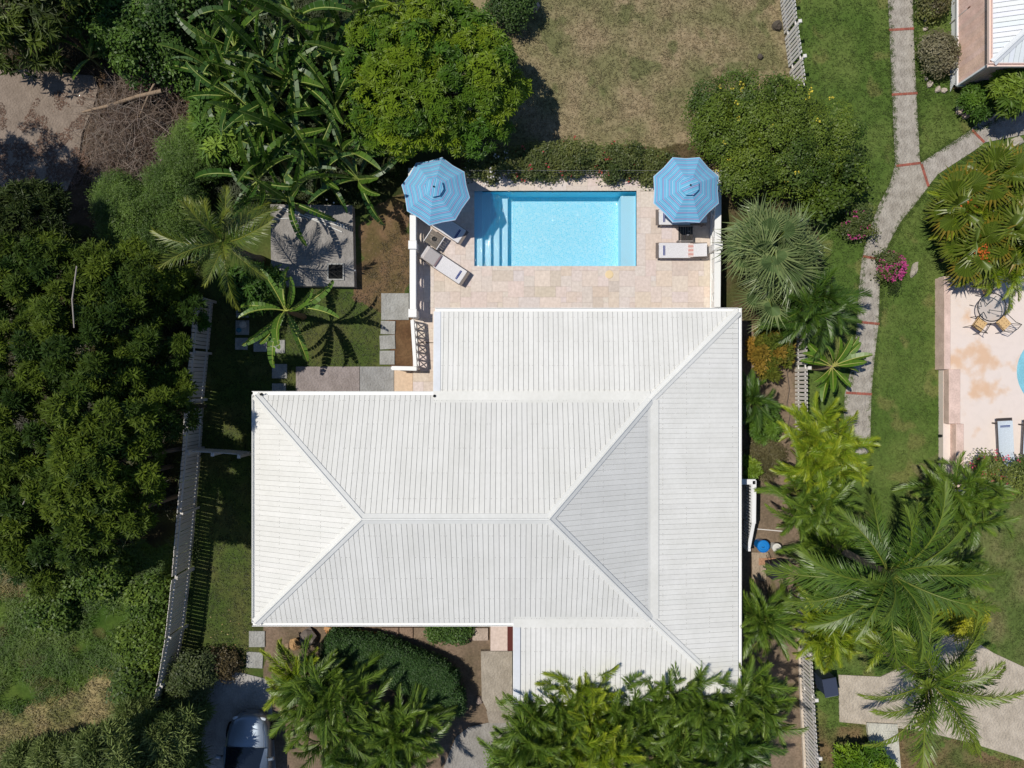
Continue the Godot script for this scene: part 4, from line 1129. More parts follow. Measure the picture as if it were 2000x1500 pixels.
func fan_leaf(stalk: float, R: float, e0: float, segs: int, col: Color, tip: Color, seed_: int, split := 0.6, droop := 0.7) -> ArrayMesh:
	var r := RandomNumberGenerator.new()
	r.seed = seed_
	var b := Build.new()
	var d := Vector3(cos(e0), sin(e0), 0)
	var hub := d * stalk + Vector3.DOWN * 0.12 * stalk
	b.tube([Vector3.ZERO, d * stalk * 0.6, hub], [0.022, 0.016, 0.012], 4, k(120, 135, 60))
	var e1 := e0 - 0.7
	var f := Vector3(cos(e1), sin(e1), 0)
	var s := Vector3(0, 0, 1)
	var u := Vector3(-sin(e1), cos(e1), 0)
	for i in segs:
		var a := lerpf(-2.7, 2.7, (i + 0.5) / segs)
		var w := 2.7 / segs * 1.0
		var len_: float = R * (0.74 + 0.26 * cos(a)) * r.randf_range(0.9, 1.08)
		var dir := (f * cos(a) + s * sin(a) + u * (0.12 + 0.1 * cos(a))).normalized()
		var perp := (f * -sin(a) + s * cos(a))
		var m1 := hub + dir * len_ * split
		var tp := m1 + (dir + Vector3.DOWN * r.randf_range(0.1, droop)).normalized() * len_ * (1.05 - split)
		var half := perp * len_ * split * w * 0.9
		var c := col * r.randf_range(0.8, 1.2)
		var c2 := c.lerp(tip, r.randf_range(0.2, 0.7))
		var ridge := u * 0.025
		b.tri(hub, m1 + half - ridge, m1 + ridge, c)
		b.tri(hub, m1 + ridge, m1 - half - ridge, c * 0.95)
		b.tri(m1 + half * 0.9 - ridge, tp, m1 + ridge, c2)
		b.tri(m1 + ridge, tp, m1 - half * 0.9 - ridge, c2)
	return b.mesh()


func blade_leaf(L: float, W: float, e0: float, e1: float, fold: float, torn: float, col: Color, rib: Color, seed_: int, strips := 12, stalk := 0.12) -> ArrayMesh:
	var r := RandomNumberGenerator.new()
	r.seed = seed_
	var b := Build.new()
	var N := 14
	var pts := [Vector3.ZERO]
	var tan := []
	var sw := r.randf_range(-0.35, 0.35)
	for i in N:
		var t := (i + 0.5) / N
		var e := lerpf(e0, e1, pow(t, 1.4))
		var d := Vector3(cos(e) * cos(sw * t), sin(e), cos(e) * sin(sw * t))
		tan.append(d)
		pts.append(pts[i] + d * (L / N))
	tan.append(tan[N - 1])
	var ribs := []
	var rr := []
	for i in N + 1:
		ribs.append(pts[i] + Vector3.UP * 0.012)
		rr.append(lerpf(0.035, 0.006, float(i) / N) * L / 2.0)
	b.tube(ribs, rr, 4, rib)
	for s in [-1.0, 1.0]:
		for i in strips:
			var t0 := lerpf(stalk, 1.0, float(i) / strips)
			var t1 := lerpf(stalk, 1.0, float(i + 1) / strips)
			var droop := r.randf_range(-0.1, 0.25) * torn
			var gap := r.randf_range(0.0, 0.5) * torn
			var q := []
			for t in [t0, lerpf(t0, t1, 1.0 - gap * 0.3)]:
				var f: float = t * N
				var j := mini(int(f), N - 1)
				var p: Vector3 = pts[j].lerp(pts[j + 1], f - j)
				var d: Vector3 = tan[j]
				var side := d.cross(Vector3.UP).normalized()
				var up := side.cross(d).normalized()
				var u: float = (t - stalk) / (1.0 - stalk)
				var w := W * 0.5 * pow(maxf(sin(PI * clampf(u * 0.93 + 0.05, 0, 1)), 0.0), 0.55)
				var out: Vector3 = (side * s + up * (fold - droop) + d * 0.25).normalized()
				q.append(p)
				q.append(p + out * w)
			var c := col * r.randf_range(0.85, 1.15)
			if s > 0:
				b.quad(q[0], q[1], q[3].lerp(q[1], gap * 0.35), q[2], c)
			else:
				b.quad(q[0], q[2], q[3].lerp(q[1], gap * 0.35), q[1], c)
	return b.mesh()


# leaves round a twig tip
func rosette(leaves: int, ln: float, wide: float, lift: float, seed_: int) -> ArrayMesh:
	var r := RandomNumberGenerator.new()
	r.seed = seed_
	var b := Build.new()
	for i in leaves:
		var a := TAU * i * 0.381966 + r.randf_range(-0.3, 0.3)
		var e := lift * r.randf_range(0.2, 1.6) - 0.15
		var d := Vector3(cos(a) * cos(e), sin(e), sin(a) * cos(e))
		var s := Vector3(-sin(a), 0, cos(a)) * wide * 0.5
		var l := ln * r.randf_range(0.7, 1.15)
		var o := d * l * 0.08 + Vector3.UP * r.randf_range(-0.3, 0.2) * ln
		var mid := o + d * l * 0.5
		var tp := o + d * l + Vector3.DOWN * l * r.randf_range(0.0, 0.3)
		var c := Color.WHITE * r.randf_range(0.8, 1.2)
		b.tri(o, mid + s + Vector3.UP * 0.1 * wide, tp, c)
		b.tri(o, tp, mid - s + Vector3.UP * 0.1 * wide, c)
	return b.mesh()


# leaves strewn through a small ball of twigs
func sprig(leaves: int, spread: float, ln: float, wide: float, seed_: int) -> ArrayMesh:
	var r := RandomNumberGenerator.new()
	r.seed = seed_
	var b := Build.new()
	for i in leaves:
		var p := Vector3(r.randfn(), r.randfn() * 0.7, r.randfn()) * spread * 0.5
		var d := Vector3(r.randf_range(-1, 1), r.randf_range(-0.4, 0.7), r.randf_range(-1, 1)).normalized()
		var s := d.cross(Vector3(r.randf_range(-0.4, 0.4), 1, r.randf_range(-0.4, 0.4))).normalized() * wide * 0.5
		var l := ln * r.randf_range(0.7, 1.2)
		var c := Color.WHITE * r.randf_range(0.78, 1.22)
		b.tri(p, p + d * l * 0.5 + s, p + d * l, c)
		b.tri(p, p + d * l, p + d * l * 0.5 - s, c)
	return b.mesh()


# a leafy crown: lobes of leaf sprays over a dome round the middle
func crown(o: Node3D, mid: Vector3, rad: Vector3, lobes: int, lobe_r: float, per_lobe: int, m: Mesh, c0: Color, c1: Color, opt := {}) -> Array:
	var xfs := []
	var cols := PackedColorArray()
	var centres := []
	var low: float = opt.get("low", -0.15)
	var shell: float = opt.get("shell", 0.72)
	var upright: float = opt.get("upright", 0.5)
	var gap: float = opt.get("gap", -9.0)
	var ragged: float = opt.get("ragged", 0.06)
	var avoid: Array = opt.get("avoid", [])
	var holes := noise(rng.randi() % 9999, 1.1, 2)
	var ph := rng.randf() * TAU
	for i in lobes:
		var a := TAU * i * 0.618034 + rng.randf_range(-0.4, 0.4)
		var y := lerpf(low, 1.0, (i + rng.randf()) / lobes)
		var h := sqrt(maxf(0.0, 1.0 - y * y))
		var d := Vector3(cos(a) * h, y, sin(a) * h)
		var wob := 1.0 + ragged * (sin(3.0 * a + ph) + 0.7 * sin(5.0 * a + 2.0 * ph))
		var cen := mid + d * rad * Vector3(wob, 1.0, wob) * rng.randf_range(shell, 1.0)
		centres.append(cen)
		var lr := lobe_r * rng.randf_range(0.65, 1.3)
		var tint := c0.lerp(c1, rng.randf())
		for q in per_lobe:
			var e := Vector3(rng.randfn(), rng.randfn() * 0.8 + 0.35, rng.randfn()).normalized()
			var p := cen + e * lr * Vector3(1, 0.8, 1) * rng.randf_range(0.7, 1.08)
			if avoid and Vector2(p.x + o.position.x - avoid[0], p.z + o.position.z - avoid[1]).length() < avoid[2]:
				continue
			if p.y < 0.05 or (gap > -5.0 and holes.get_noise_3dv(p) < gap):
				continue
			var up := e.lerp(Vector3.UP, upright).normalized()
			var x := up.cross(Vector3(rng.randf_range(-1, 1), 0.1, rng.randf_range(-1, 1))).normalized()
			var bs := Basis(x, up, x.cross(up)).scaled(Vector3.ONE * rng.randf_range(0.75, 1.25))
			xfs.append(Transform3D(bs, p))
			cols.append(vary(tint, 0.22))
	copies(opt.get("called", "crown"), m, opt.get("mat", M.leaf), xfs, cols, o)
	return centres


func leafy(called: String, label: String, category: String, group: String, px: float, py: float, hc: float, rad: Vector3, lobes: int, lobe_r: float, per: int, m: Mesh, c0: Color, c1: Color, opt := {}) -> Node3D:
	var p := at(px, py, hc)
	var o := thing(called, label, category, Vector3(p.x, 0, p.z), 0.0, group)
	var cen := crown(o, Vector3(0, hc, 0), rad, lobes, lobe_r, per, m, c0, c1, opt)
	var stem: float = opt.get("stem", 0.09)
	var bark: Color = opt.get("bark", k(92, 80, 66))
	var fork := Vector3(rng.randf_range(-0.1, 0.1), maxf(0.15, hc - rad.y * 0.7), rng.randf_range(-0.1, 0.1))
	var t := Build.new()
	t.tube([Vector3(0, -0.1, 0), Vector3(0.03, fork.y * 0.5, 0), fork], [stem * 1.4, stem * 1.05, stem * 0.9], 7, bark)
	part("trunk" if stem > 0.05 else "stem", t.mesh(), M.bark, o)
	var limbs := Build.new()
	for i in range(0, cen.size(), int(opt.get("limb_step", 3))):
		var e: Vector3 = cen[i]
		var mm := fork.lerp(e, 0.55) + Vector3(rng.randf_range(-0.15, 0.15), -0.1 * rad.y, rng.randf_range(-0.15, 0.15))
		limbs.tube([fork, mm, e], [stem * 0.5, stem * 0.3, stem * 0.1], 4, vary(bark, 0.15))
	part("branches", limbs.mesh(), M.bark, o).set_meta("kind", "stuff")
	return o


func flowers(o: Node3D, called: String, mid: Vector3, rad: Vector3, count: int, m: Mesh, c0: Color, c1: Color, low := 0.0) -> void:
	var xfs := []
	var cols := PackedColorArray()
	for i in count:
		var y := rng.randf_range(low, 1.0)
		var a := rng.randf() * TAU
		var h := sqrt(1.0 - y * y)
		var p := mid + Vector3(cos(a) * h, y, sin(a) * h) * rad * rng.randf_range(0.92, 1.08)
		xfs.append(Transform3D(Basis(Vector3.UP, rng.randf() * TAU).scaled(Vector3.ONE * rng.randf_range(0.7, 1.3)), p))
		cols.append(c0.lerp(c1, rng.randf()))
	copies(called, m, M.petal, xfs, cols, o)


var frond_store := {}

func palm_meshes(kind: String, L: float, pairs: int, W: float, vee: float, wide: float, col: Color, tip: Color, a0 := 1.05, a1 := 0.36, loose := 0.3) -> Array:
	if not frond_store.has(kind):
		var a := []
		var j := 0
		for e in [[1.25, 0.5], [0.95, -0.1], [0.7, -0.45], [0.42, -0.75], [0.12, -1.0]]:
			a.append(frond(L * (0.8 if j == 0 else 1.0), pairs, W, e[0], e[1], vee, wide, col, tip, kind.hash() % 999 + j, [0.3, -0.45, 0.5, -0.25, 0.4][j], a0, a1, loose))
			j += 1
		frond_store[kind] = a
	return frond_store[kind]


func place_fronds(o: Node3D, top: Vector3, meshes: Array, count: int, s: float, turn: float, lean := Vector3.ZERO, dead := -1) -> void:
	for i in count:
		var age := float(i) / maxf(1.0, count - 1)
		var j := clampi(int(age * meshes.size() + rng.randf_range(-0.3, 0.3)), 0, meshes.size() - 1)
		var bs := Basis(Vector3.UP, turn + i * 2.39996 + rng.randf_range(-0.4, 0.4)) * Basis(Vector3.RIGHT, rng.randf_range(-0.5, 0.5))
		if lean != Vector3.ZERO:
			var ax := Vector3.UP.cross(lean)
			bs = Basis(ax.normalized(), lean.length()) * bs
		var f := part("frond", meshes[j], M.frond, o, Transform3D(bs.scaled(Vector3.ONE * s * rng.randf_range(0.74, 1.14)), top + Vector3(0, -0.05 * age, 0)))


func coconut_palm(label: String, px: float, py: float, hc: float, kind: Array, count: int, s: float, turn: float) -> Node3D:
	var p := at(px, py, hc)
	var o := thing("coconut_palm", label, "palm tree", Vector3(p.x, 0, p.z), 0.0, "coconut palms")
	var b := Build.new()
	var pts := []
	var rr := []
	for i in 7:
		var t := i / 6.0
		pts.append(Vector3(0.25 * sin(t * 2.2) - 0.2 * t, hc * t - (0.1 if i == 0 else 0.0), 0.12 * sin(t * 3.0)))
		rr.append(lerpf(0.17, 0.09, t) * (1.25 if i == 0 else 1.0))
	b.tube(pts, rr, 9, k(120, 108, 92))
	part("trunk", b.mesh(), M.bark, o)
	place_fronds(o, pts[6], kind, count, s, turn)
	var h := Build.new()
	h.tube([pts[6] + Vector3(0, -0.2, 0), pts[6] + Vector3(0, 0.25, 0)], [0.13, 0.04], 7, k(110, 125, 60))
	part("crownshaft", h.mesh(), M.bark, o)
	return o


func areca(label: String, px: float, py: float, hc: float, kind: Array, stems: int, per: int, s: float, spread: float, turn: float) -> Node3D:
	var p := at(px, py, hc)
	var o := thing("areca_palm", label, "palm", Vector3(p.x, 0, p.z), 0.0, "clumping feather palms")
	for i in stems:
		var a := turn + i * 2.39996
		var r := spread * sqrt((i + 0.3) / stems)
		var foot := Vector3(cos(a), 0, sin(a)) * r * 0.35
		var top := Vector3(cos(a) * r, (hc - 0.35) * rng.randf_range(0.72, 1.0), sin(a) * r)
		var b := Build.new()
		b.tube([foot + Vector3(0, -0.1, 0), foot.lerp(top, 0.5) + Vector3(0, 0.1, 0), top], [0.05, 0.04, 0.03], 5, k(140, 140, 70))
		part("stem", b.mesh(), M.bark, o)
		place_fronds(o, top, kind, per, s, a, Vector3(cos(a), 0, sin(a)) * 0.3)
	return o


func fan_palm(label: String, px: float, py: float, hc: float, leaves: Array, count: int, s: float, group: String) -> Node3D:
	var p := at(px, py, hc)
	var o := thing("fan_palm", label, "palm", Vector3(p.x, 0, p.z), 0.0, group)
	var b := Build.new()
	b.tube([Vector3(0, -0.1, 0), Vector3(0.05, hc * 0.5, 0), Vector3(0, hc, 0)], [0.16, 0.14, 0.11], 8, k(96, 82, 66))
	part("trunk", b.mesh(), M.bark, o)
	for i in count:
		var age := float(i) / count
		var tilt := lerpf(0.6, -0.6, age) + rng.randf_range(-0.3, 0.3)
		var bs := Basis(Vector3.UP, i * 2.39996 + rng.randf_range(-0.3, 0.3)) * Basis(Vector3.BACK, tilt) * Basis(Vector3.RIGHT, rng.randf_range(-0.8, 0.8))
		part("leaf", leaves[i % leaves.size()], M.frond, o, Transform3D(bs.scaled(Vector3.ONE * s * rng.randf_range(0.85, 1.1)), Vector3(0, hc - 0.1 * age, 0)))
	return o


func banana(called: String, label: String, category: String, group: String, px: float, py: float, hc: float, meshes: Array, count: int, s: float, turn: float, trunk: Color) -> Node3D:
	var p := at(px, py, hc)
	var o := thing(called, label, category, Vector3(p.x, 0, p.z), 0.0, group)
	var b := Build.new()
	b.tube([Vector3(0, -0.1, 0), Vector3(0.03, hc * 0.5, 0.02), Vector3(0, hc, 0)], [0.13 * s, 0.1 * s, 0.06 * s], 8, trunk)
	part("stem", b.mesh(), M.bark, o)
	for i in count:
		var age := float(i) / count
		var j := clampi(int(age * meshes.size()), 0, meshes.size() - 1)
		var bs := Basis(Vector3.UP, turn + i * 2.39996 + rng.randf_range(-0.5, 0.5)) * Basis(Vector3.RIGHT, rng.randf_range(-0.95, 0.95))
		part("leaf", meshes[j], M.frond, o, Transform3D(bs.scaled(Vector3.ONE * s * rng.randf_range(0.8, 1.15)), Vector3(0, hc - 0.12 * age, 0)))
	return o

# ---------------------------------------------------------------- the villa

const ROOF_PITCH := 0.178

var roof_pieces := []

# one plane of sheet-metal roofing between 3D corners (counted so that corner 0 -> 1 is the low edge); the ribbed sheets run up the slope
func roof_plane(corners: Array, shift := 0.0, joint := 0.011) -> void:
	var o: Vector3 = corners[0]
	var u: Vector3 = (corners[1] - o).normalized()
	var n := Vector3.ZERO
	for i in range(1, corners.size() - 1):
		n += (corners[i] - o).cross(corners[i + 1] - o)
	n = n.normalized()
	if n.y < 0:
		n = -n
	var w := n.cross(u).normalized()
	if w.y < 0:
		w = -w
	var flat := PackedVector2Array()
	var lo := 1e9
	var hi := -1e9
	for p in corners:
		var q := Vector2((p - o).dot(u), (p - o).dot(w))
		flat.append(q)
		lo = minf(lo, q.x)
		hi = maxf(hi, q.x)
	var x := lo + shift
	while x < hi:
		var strip := PackedVector2Array([Vector2(x + joint, -0.02), Vector2(x + ROOF_PITCH - joint, -0.02), Vector2(x + ROOF_PITCH - joint, 50), Vector2(x + joint, 50)])
		for piece in Geometry2D.intersect_polygons(flat, strip):
			var area := 0.0
			for i in piece.size():
				area += piece[i].cross(piece[(i + 1) % piece.size()])
			if absf(area) > 0.004:
				roof_pieces.append([absf(area), piece, o, u, w, n])
		x += ROOF_PITCH


func roof_sheet(b: Build, r: Array, col: Color) -> void:
	var piece: PackedVector2Array = r[1]
	if Geometry2D.is_polygon_clockwise(piece):
		piece.reverse()
	var o: Vector3 = r[2]
	var u: Vector3 = r[3]
	var w: Vector3 = r[4]
	var n: Vector3 = r[5]
	var flip := u.cross(w).dot(n) < 0.0
	var top := []
	var low := []
	for q in piece:
		top.append(o + u * q.x + w * q.y + n * 0.042)
		low.append(o + u * q.x + w * q.y + n * 0.004)
	var idx := Geometry2D.triangulate_polygon(piece)
	for i in range(0, idx.size(), 3):
		var a: Vector3 = top[idx[i]]
		var c: Vector3 = top[idx[i + 1]]
		var d: Vector3 = top[idx[i + 2]]
		if (c - a).cross(d - a).dot(n) < 0:
			b.tri(a, d, c, col)
		else:
			b.tri(a, c, d, col)
	for i in piece.size():
		var j := (i + 1) % piece.size()
		if flip:
			b.quad(low[j], low[i], top[i], top[j], col)
		else:
			b.quad(low[i], low[j], top[j], top[i], col)


func roof_back(b: Build, corners: Array, drop: float, col: Color) -> void:
	for i in range(1, corners.size() - 1):
		var dn := Vector3.DOWN * drop
		b.tri(corners[0], corners[i], corners[i + 1], col)
		b.tri(corners[0] + dn, corners[i + 1] + dn, corners[i] + dn, col)
	for i in corners.size():
		var j := (i + 1) % corners.size()
		b.quad(corners[i] + Vector3.DOWN * drop, corners[j] + Vector3.DOWN * drop, corners[j], corners[i], col)


# a folded capping along a hip or ridge
func capping(b: Build, p: Vector3, q: Vector3, half: float, fall: float, lift: float, col: Color) -> void:
	var d := (q - p)
	var s := Vector3(-d.z, 0, d.x).normalized()
	var up := Vector3.UP
	var e := [p + up * (lift + 0.03), q + up * (lift + 0.03)]
	var l := [p + s * half + up * (lift - fall * half), q + s * half + up * (lift - fall * half)]
	var r := [p - s * half + up * (lift - fall * half), q - s * half + up * (lift - fall * half)]
	var t := Vector3.DOWN * 0.03
	b.quad(e[0], e[1], l[1], l[0], col)
	b.quad(e[1], e[0], r[0], r[1], col)
	b.quad(l[0], l[1], l[1] + t, l[0] + t, col)
	b.quad(r[1], r[0], r[0] + t, r[1] + t, col)
	b.tri(e[0], l[0], r[0], col)
	b.tri(e[1], r[1], l[1], col)
	# the rounded roll on the fold
	b.tube([p + up * (lift + 0.025), q + up * (lift + 0.025)], [0.035, 0.035], 8, col)


func gutter(parent: Node, p: Vector3, q: Vector3, out: Vector3, col: Color) -> void:
	var b := Build.new()
	var d := (q - p)
	var L := d.length()
	var x := d.normalized()
	var bs := Basis(x, Vector3.UP, x.cross(Vector3.UP))
	var mid := p.lerp(q, 0.5)
	b.box(mid + out * 0.015 + Vector3.DOWN * 0.10, Vector3(L, 0.17, 0.03), col, bs)
	b.box(mid + out * 0.08 + Vector3.DOWN * 0.115, Vector3(L, 0.012, 0.10), col, bs)
	b.box(mid + out * 0.135 + Vector3.DOWN * 0.065, Vector3(L, 0.112, 0.018), col, bs)
	part("gutter", b.mesh(), M.paint, parent)


func wall(parent: Node, p: Vector3, q: Vector3, h: float, col: Color) -> Node3D:
	var b := Build.new()
	var d := q - p
	var x := d.normalized()
	b.box(p.lerp(q, 0.5) + Vector3.UP * h * 0.5, Vector3(d.length(), h, 0.2), col, Basis(x, Vector3.UP, x.cross(Vector3.UP)))
	return part("wall", b.mesh(), M.plaster, parent)


func opening(parent: Node, p: Vector3, along: Vector3, out: Vector3, w: float, h: float, door: bool) -> void:
	var bs := Basis(along, Vector3.UP, along.cross(Vector3.UP))
	var b := Build.new()
	var white := k(236, 236, 232)
	for s in [-1.0, 1.0]:
		b.box(p + along * s * (w * 0.5 + 0.04) + out * 0.03, Vector3(0.08, h + 0.16, 0.08), white, bs)
		b.box(p + Vector3.UP * s * (h * 0.5 + 0.04) + out * 0.03, Vector3(w, 0.08, 0.08), white, bs)
	b.box(p + out * 0.02, Vector3(0.05, h, 0.05), white, bs)
	var f := part("door" if door else "window", b.mesh(), M.paint, parent)
	for s in [-1.0, 1.0]:
		var g := Build.new()
		g.box(p + along * s * (w * 0.25 + 0.01) + out * 0.008, Vector3(w * 0.5 - 0.05, h, 0.012), k(40, 52, 58), bs)
		part("pane", g.mesh(), M.dark_glass, f)


func make_house() -> void:
	var o := thing("villa", "white ribbed metal roofed villa beside the swimming pool", "house")
	var body := k(232, 226, 210)
	var white := k(238, 238, 236)
	var sheet := k(235, 234, 229)
	# corners of the upper hipped roof
	var r1 := Vector3(-4.886, 4.76, 4.40)
	var r2 := Vector3(1.205, 4.76, 4.40)
	var nw := Vector3(-9.03, 2.94, 0.40)
	var sw := Vector3(-9.03, 2.94, 8.40)
	var ne := Vector3(4.855, 3.008, 0.55)
	var se := Vector3(4.855, 3.008, 8.25)
	var nk := Vector3(-2.73, 2.94, 0.40)
	var nk2 := Vector3(-2.73, 3.008, 0.55)
	var sk := Vector3(0.09, 2.94, 8.40)
	var sk2 := Vector3(0.09, 3.008, 8.25)
	# the flatter skirt roof on three sides
	var d := Vector3(0, -0.03, 0)
	var s_nw_in := Vector3(-2.74, 2.98, 0.55)
	var s_ne_in := Vector3(4.855, 2.98, 0.55)
	var s_se_in := Vector3(4.855, 2.98, 8.25)
	var s_sw_in := Vector3(0.07, 2.98, 8.25)
	var s_nw := Vector3(-2.78, 2.42, -2.60)
	var s_ne := Vector3(8.12, 2.42, -2.60)
	var s_se := Vector3(8.12, 2.42, 11.42)
	var s_sw := Vector3(0.07, 2.42, 11.42)
	var n_in_e := Vector3(-2.74, 2.98, 0.55)
	var planes := [
		[sw, nw, r1],
		[nk, nw, r1, r2, ne, nk2],
		[sw, sk, sk2, se, r2, r1],
		[ne, se, r2],
		[s_ne, s_nw, n_in_e, s_ne_in],
		[s_se, s_ne, s_ne_in, s_se_in],
		[s_sw, s_se, s_se_in, s_sw_in],
	]
	var under := Build.new()
	for c in planes:
		roof_plane(c, 0.06, 0.0035 if absf((c[1] - c[0]).x) < 0.01 else 0.0068)
		roof_back(under, c, 0.05, k(205, 208, 210))
	var roof := part("roof", under.mesh(), M.roof, o)
	roof_pieces.sort_custom(func(a, b): return a[0] > b[0])
	var rest := Build.new()
	for i in roof_pieces.size():
		var f := rng.randf_range(0.965, 1.015)
		var col := Color(sheet.r * f, sheet.g * f, sheet.b * f)
		if i < 300:
			var b := Build.new()
			roof_sheet(b, roof_pieces[i], col)
			part("roof_panel", b.mesh(), M.roof, roof)
		else:
			roof_sheet(rest, roof_pieces[i], col)
	# rows of fixing screws across the sheets
	var xfs := []
	var cols := PackedColorArray()
	for r in roof_pieces:
		var piece: PackedVector2Array = r[1]
		var lo := piece[0]
		var hi := piece[0]
		for q in piece:
			lo = lo.min(q)
			hi = hi.max(q)
		var y := 0.22
		while y < hi.y:
			for f in [0.2, 0.8]:
				var q := Vector2(lerpf(lo.x, hi.x, f), y)
				if Geometry2D.is_point_in_polygon(q, piece) and rng.randf() < 0.5:
					xfs.append(Transform3D(Basis(r[3], r[5], r[3].cross(r[5])), r[2] + r[3] * q.x + r[4] * q.y + r[5] * 0.045))
					cols.append(vary(k(178, 176, 172), 0.25))
			y += 0.88
	var sb := Build.new()
	sb.lathe(Vector3.ZERO, [Vector2(0.013, -0.003), Vector2(0.012, 0.006), Vector2(0, 0.009)], 6, Color.WHITE)
	copies("roof_screws", sb.mesh(), M.paint, xfs, cols, roof)
	part("short_roof_panels", rest.mesh(), M.roof, roof).set_meta("kind", "stuff")
	var cap_col := k(236, 236, 232)
	for e in [[r1, r2, 0.17, 0.42], [r1, nw, 0.16, 0.30], [r1, sw, 0.16, 0.30], [r2, ne, 0.16, 0.30], [r2, se, 0.16, 0.30],
			[s_ne_in, s_ne, 0.15, 0.10], [s_se_in, s_se, 0.15, 0.10]]:
		var b := Build.new()
		capping(b, e[0], e[1], e[2], e[3], 0.075, cap_col)
		part("hip_capping" if e[2] < 0.165 else "ridge_capping", b.mesh(), M.roof, roof)
	# wide flashings where the slope changes
	for e in [[s_nw_in, s_ne_in, Vector3(0, 0, -1)], [s_ne_in, s_se_in, Vector3(1, 0, 0)], [s_sw_in, s_se_in, Vector3(0, 0, 1)]]:
		var b := Build.new()
		var p: Vector3 = e[0]
		var q: Vector3 = e[1]
		var out: Vector3 = e[2]
		var along := (q - p).normalized()
		var up := Vector3.UP * 0.085
		var i0 := p - out * 0.10 + up + Vector3.UP * 0.035
		var i1 := q - out * 0.10 + up + Vector3.UP * 0.035
		var m0 := p + up
		var m1 := q + up
		var o0 := p + out * 0.30 + up - Vector3.UP * 0.05 + along * (0.0 if out.x == 0 else 0.0)
		var o1 := q + out * 0.30 + up - Vector3.UP * 0.05
		var flip := along.cross(out).y < 0
		for qd in [[i0, i1, m1, m0], [m0, m1, o1, o0], [o0, o1, o1 + Vector3.DOWN * 0.05, o0 + Vector3.DOWN * 0.05]]:
			if flip:
				b.quad(qd[0], qd[1], qd[2], qd[3], k(233, 232, 226))
			else:
				b.quad(qd[1], qd[0], qd[3], qd[2], k(233, 232, 226))
		part("apron_flashing", b.mesh(), M.roof, roof)
	# barge flashings at the open ends of the skirt
	for e in [[s_nw, s_nw_in], [s_sw, s_sw_in]]:
		var b := Build.new()
		var dd: Vector3 = e[1] - e[0]
		var x := dd.normalized()
		var sd := Vector3(1, 0, 0)
		b.box(e[0] + dd * 0.5 + sd * 0.10 + Vector3.UP * 0.055, Vector3(dd.length(), 0.02, 0.24), k(226, 229, 234), Basis(x, sd.cross(x) * -1.0 if (sd.cross(x)).y < 0 else sd.cross(x), sd))
		b.box(e[0] + dd * 0.5 - sd * 0.02 - Vector3.UP * 0.04, Vector3(dd.length(), 0.16, 0.03), white, Basis(x, sd.cross(x) * -1.0 if (sd.cross(x)).y < 0 else sd.cross(x), sd))
		part("barge_flashing", b.mesh(), M.roof, roof)
	# gutters and fascias
	gutter(o, nw, sw, Vector3(-1, 0, 0), white)
	gutter(o, nw + Vector3(-0.14, 0, 0), nk, Vector3(0, 0, -1), white)
	gutter(o, sw + Vector3(-0.14, 0, 0), sk, Vector3(0, 0, 1), white)
	gutter(o, s_nw, s_ne, Vector3(0, 0, -1), white)
	gutter(o, s_ne + Vector3(0, 0, -0.14), s_se + Vector3(0, 0, 0.14), Vector3(1, 0, 0), white)
	gutter(o, s_sw, s_se, Vector3(0, 0, 1), white)
	# walls
	var floor_b := Build.new()
	floor_b.prism(PackedVector2Array([Vector2(-8.7, 0.75), Vector2(-2.4, 0.75), Vector2(-2.4, 0.9), Vector2(7.75, 0.9), Vector2(7.75, 11.0), Vector2(0.5, 11.0), Vector2(0.5, 8.05), Vector2(-8.7, 8.05)]), 0.0, 0.302, k(196, 190, 180))
	floor_b.box(Vector3(2.96, 0.14, -0.33), Vector3(10.3, 0.30, 2.12), k(214, 200, 188))
	part("floor", floor_b.mesh(), M.concrete, o)
	var pts := [Vector3(-8.7, 0.3, 0.8), Vector3(7.7, 0.3, 0.9), Vector3(7.7, 0.3, 10.9), Vector3(0.6, 0.3, 10.9), Vector3(0.6, 0.3, 8.0), Vector3(-8.7, 0.3, 8.0)]
	var w0 := wall(o, pts[0], pts[1], 2.05, body)
	wall(o, pts[1], pts[2], 2.05, body)
	wall(o, pts[2], pts[3], 2.05, body)
	wall(o, pts[3], pts[4], 2.05, body)
	var w4 := wall(o, pts[4], pts[5], 2.05, body)
	var w5 := wall(o, pts[5], pts[0], 2.05, body)
	for x in [-7.0, -4.2]:
		opening(o, Vector3(x, 1.4, 0.70), Vector3.RIGHT, Vector3(0, 0, -1), 1.2, 1.1, false)
		opening(o, Vector3(x, 1.4, 8.10), Vector3.RIGHT, Vector3(0, 0, 1), 1.2, 1.1, false)
	for x in [0.4, 4.6]:
		opening(o, Vector3(x, 1.33, 0.77), Vector3.RIGHT, Vector3(0, 0, -1), 2.0, 1.95, true)
	for z in [2.6, 5.8]:
		opening(o, Vector3(-8.80, 1.4, z), Vector3(0, 0, 1), Vector3(-1, 0, 0), 1.2, 1.1, false)
	for z in [2.2, 8.6]:
		opening(o, Vector3(7.80, 1.4, z), Vector3(0, 0, 1), Vector3(1, 0, 0), 1.2, 1.1, false)
	opening(o, Vector3(7.80, 1.33, 4.4), Vector3(0, 0, 1), Vector3(1, 0, 0), 1.0, 1.95, true)
	for x in [-2.5, 1.0, 4.5, 7.9]:
		var b := Build.new()
		b.box(Vector3(x, 1.33, -2.45), Vector3(0.14, 2.06, 0.14), white, Basis.IDENTITY, 0.01)
		part("veranda_post", b.mesh(), M.paint, o)
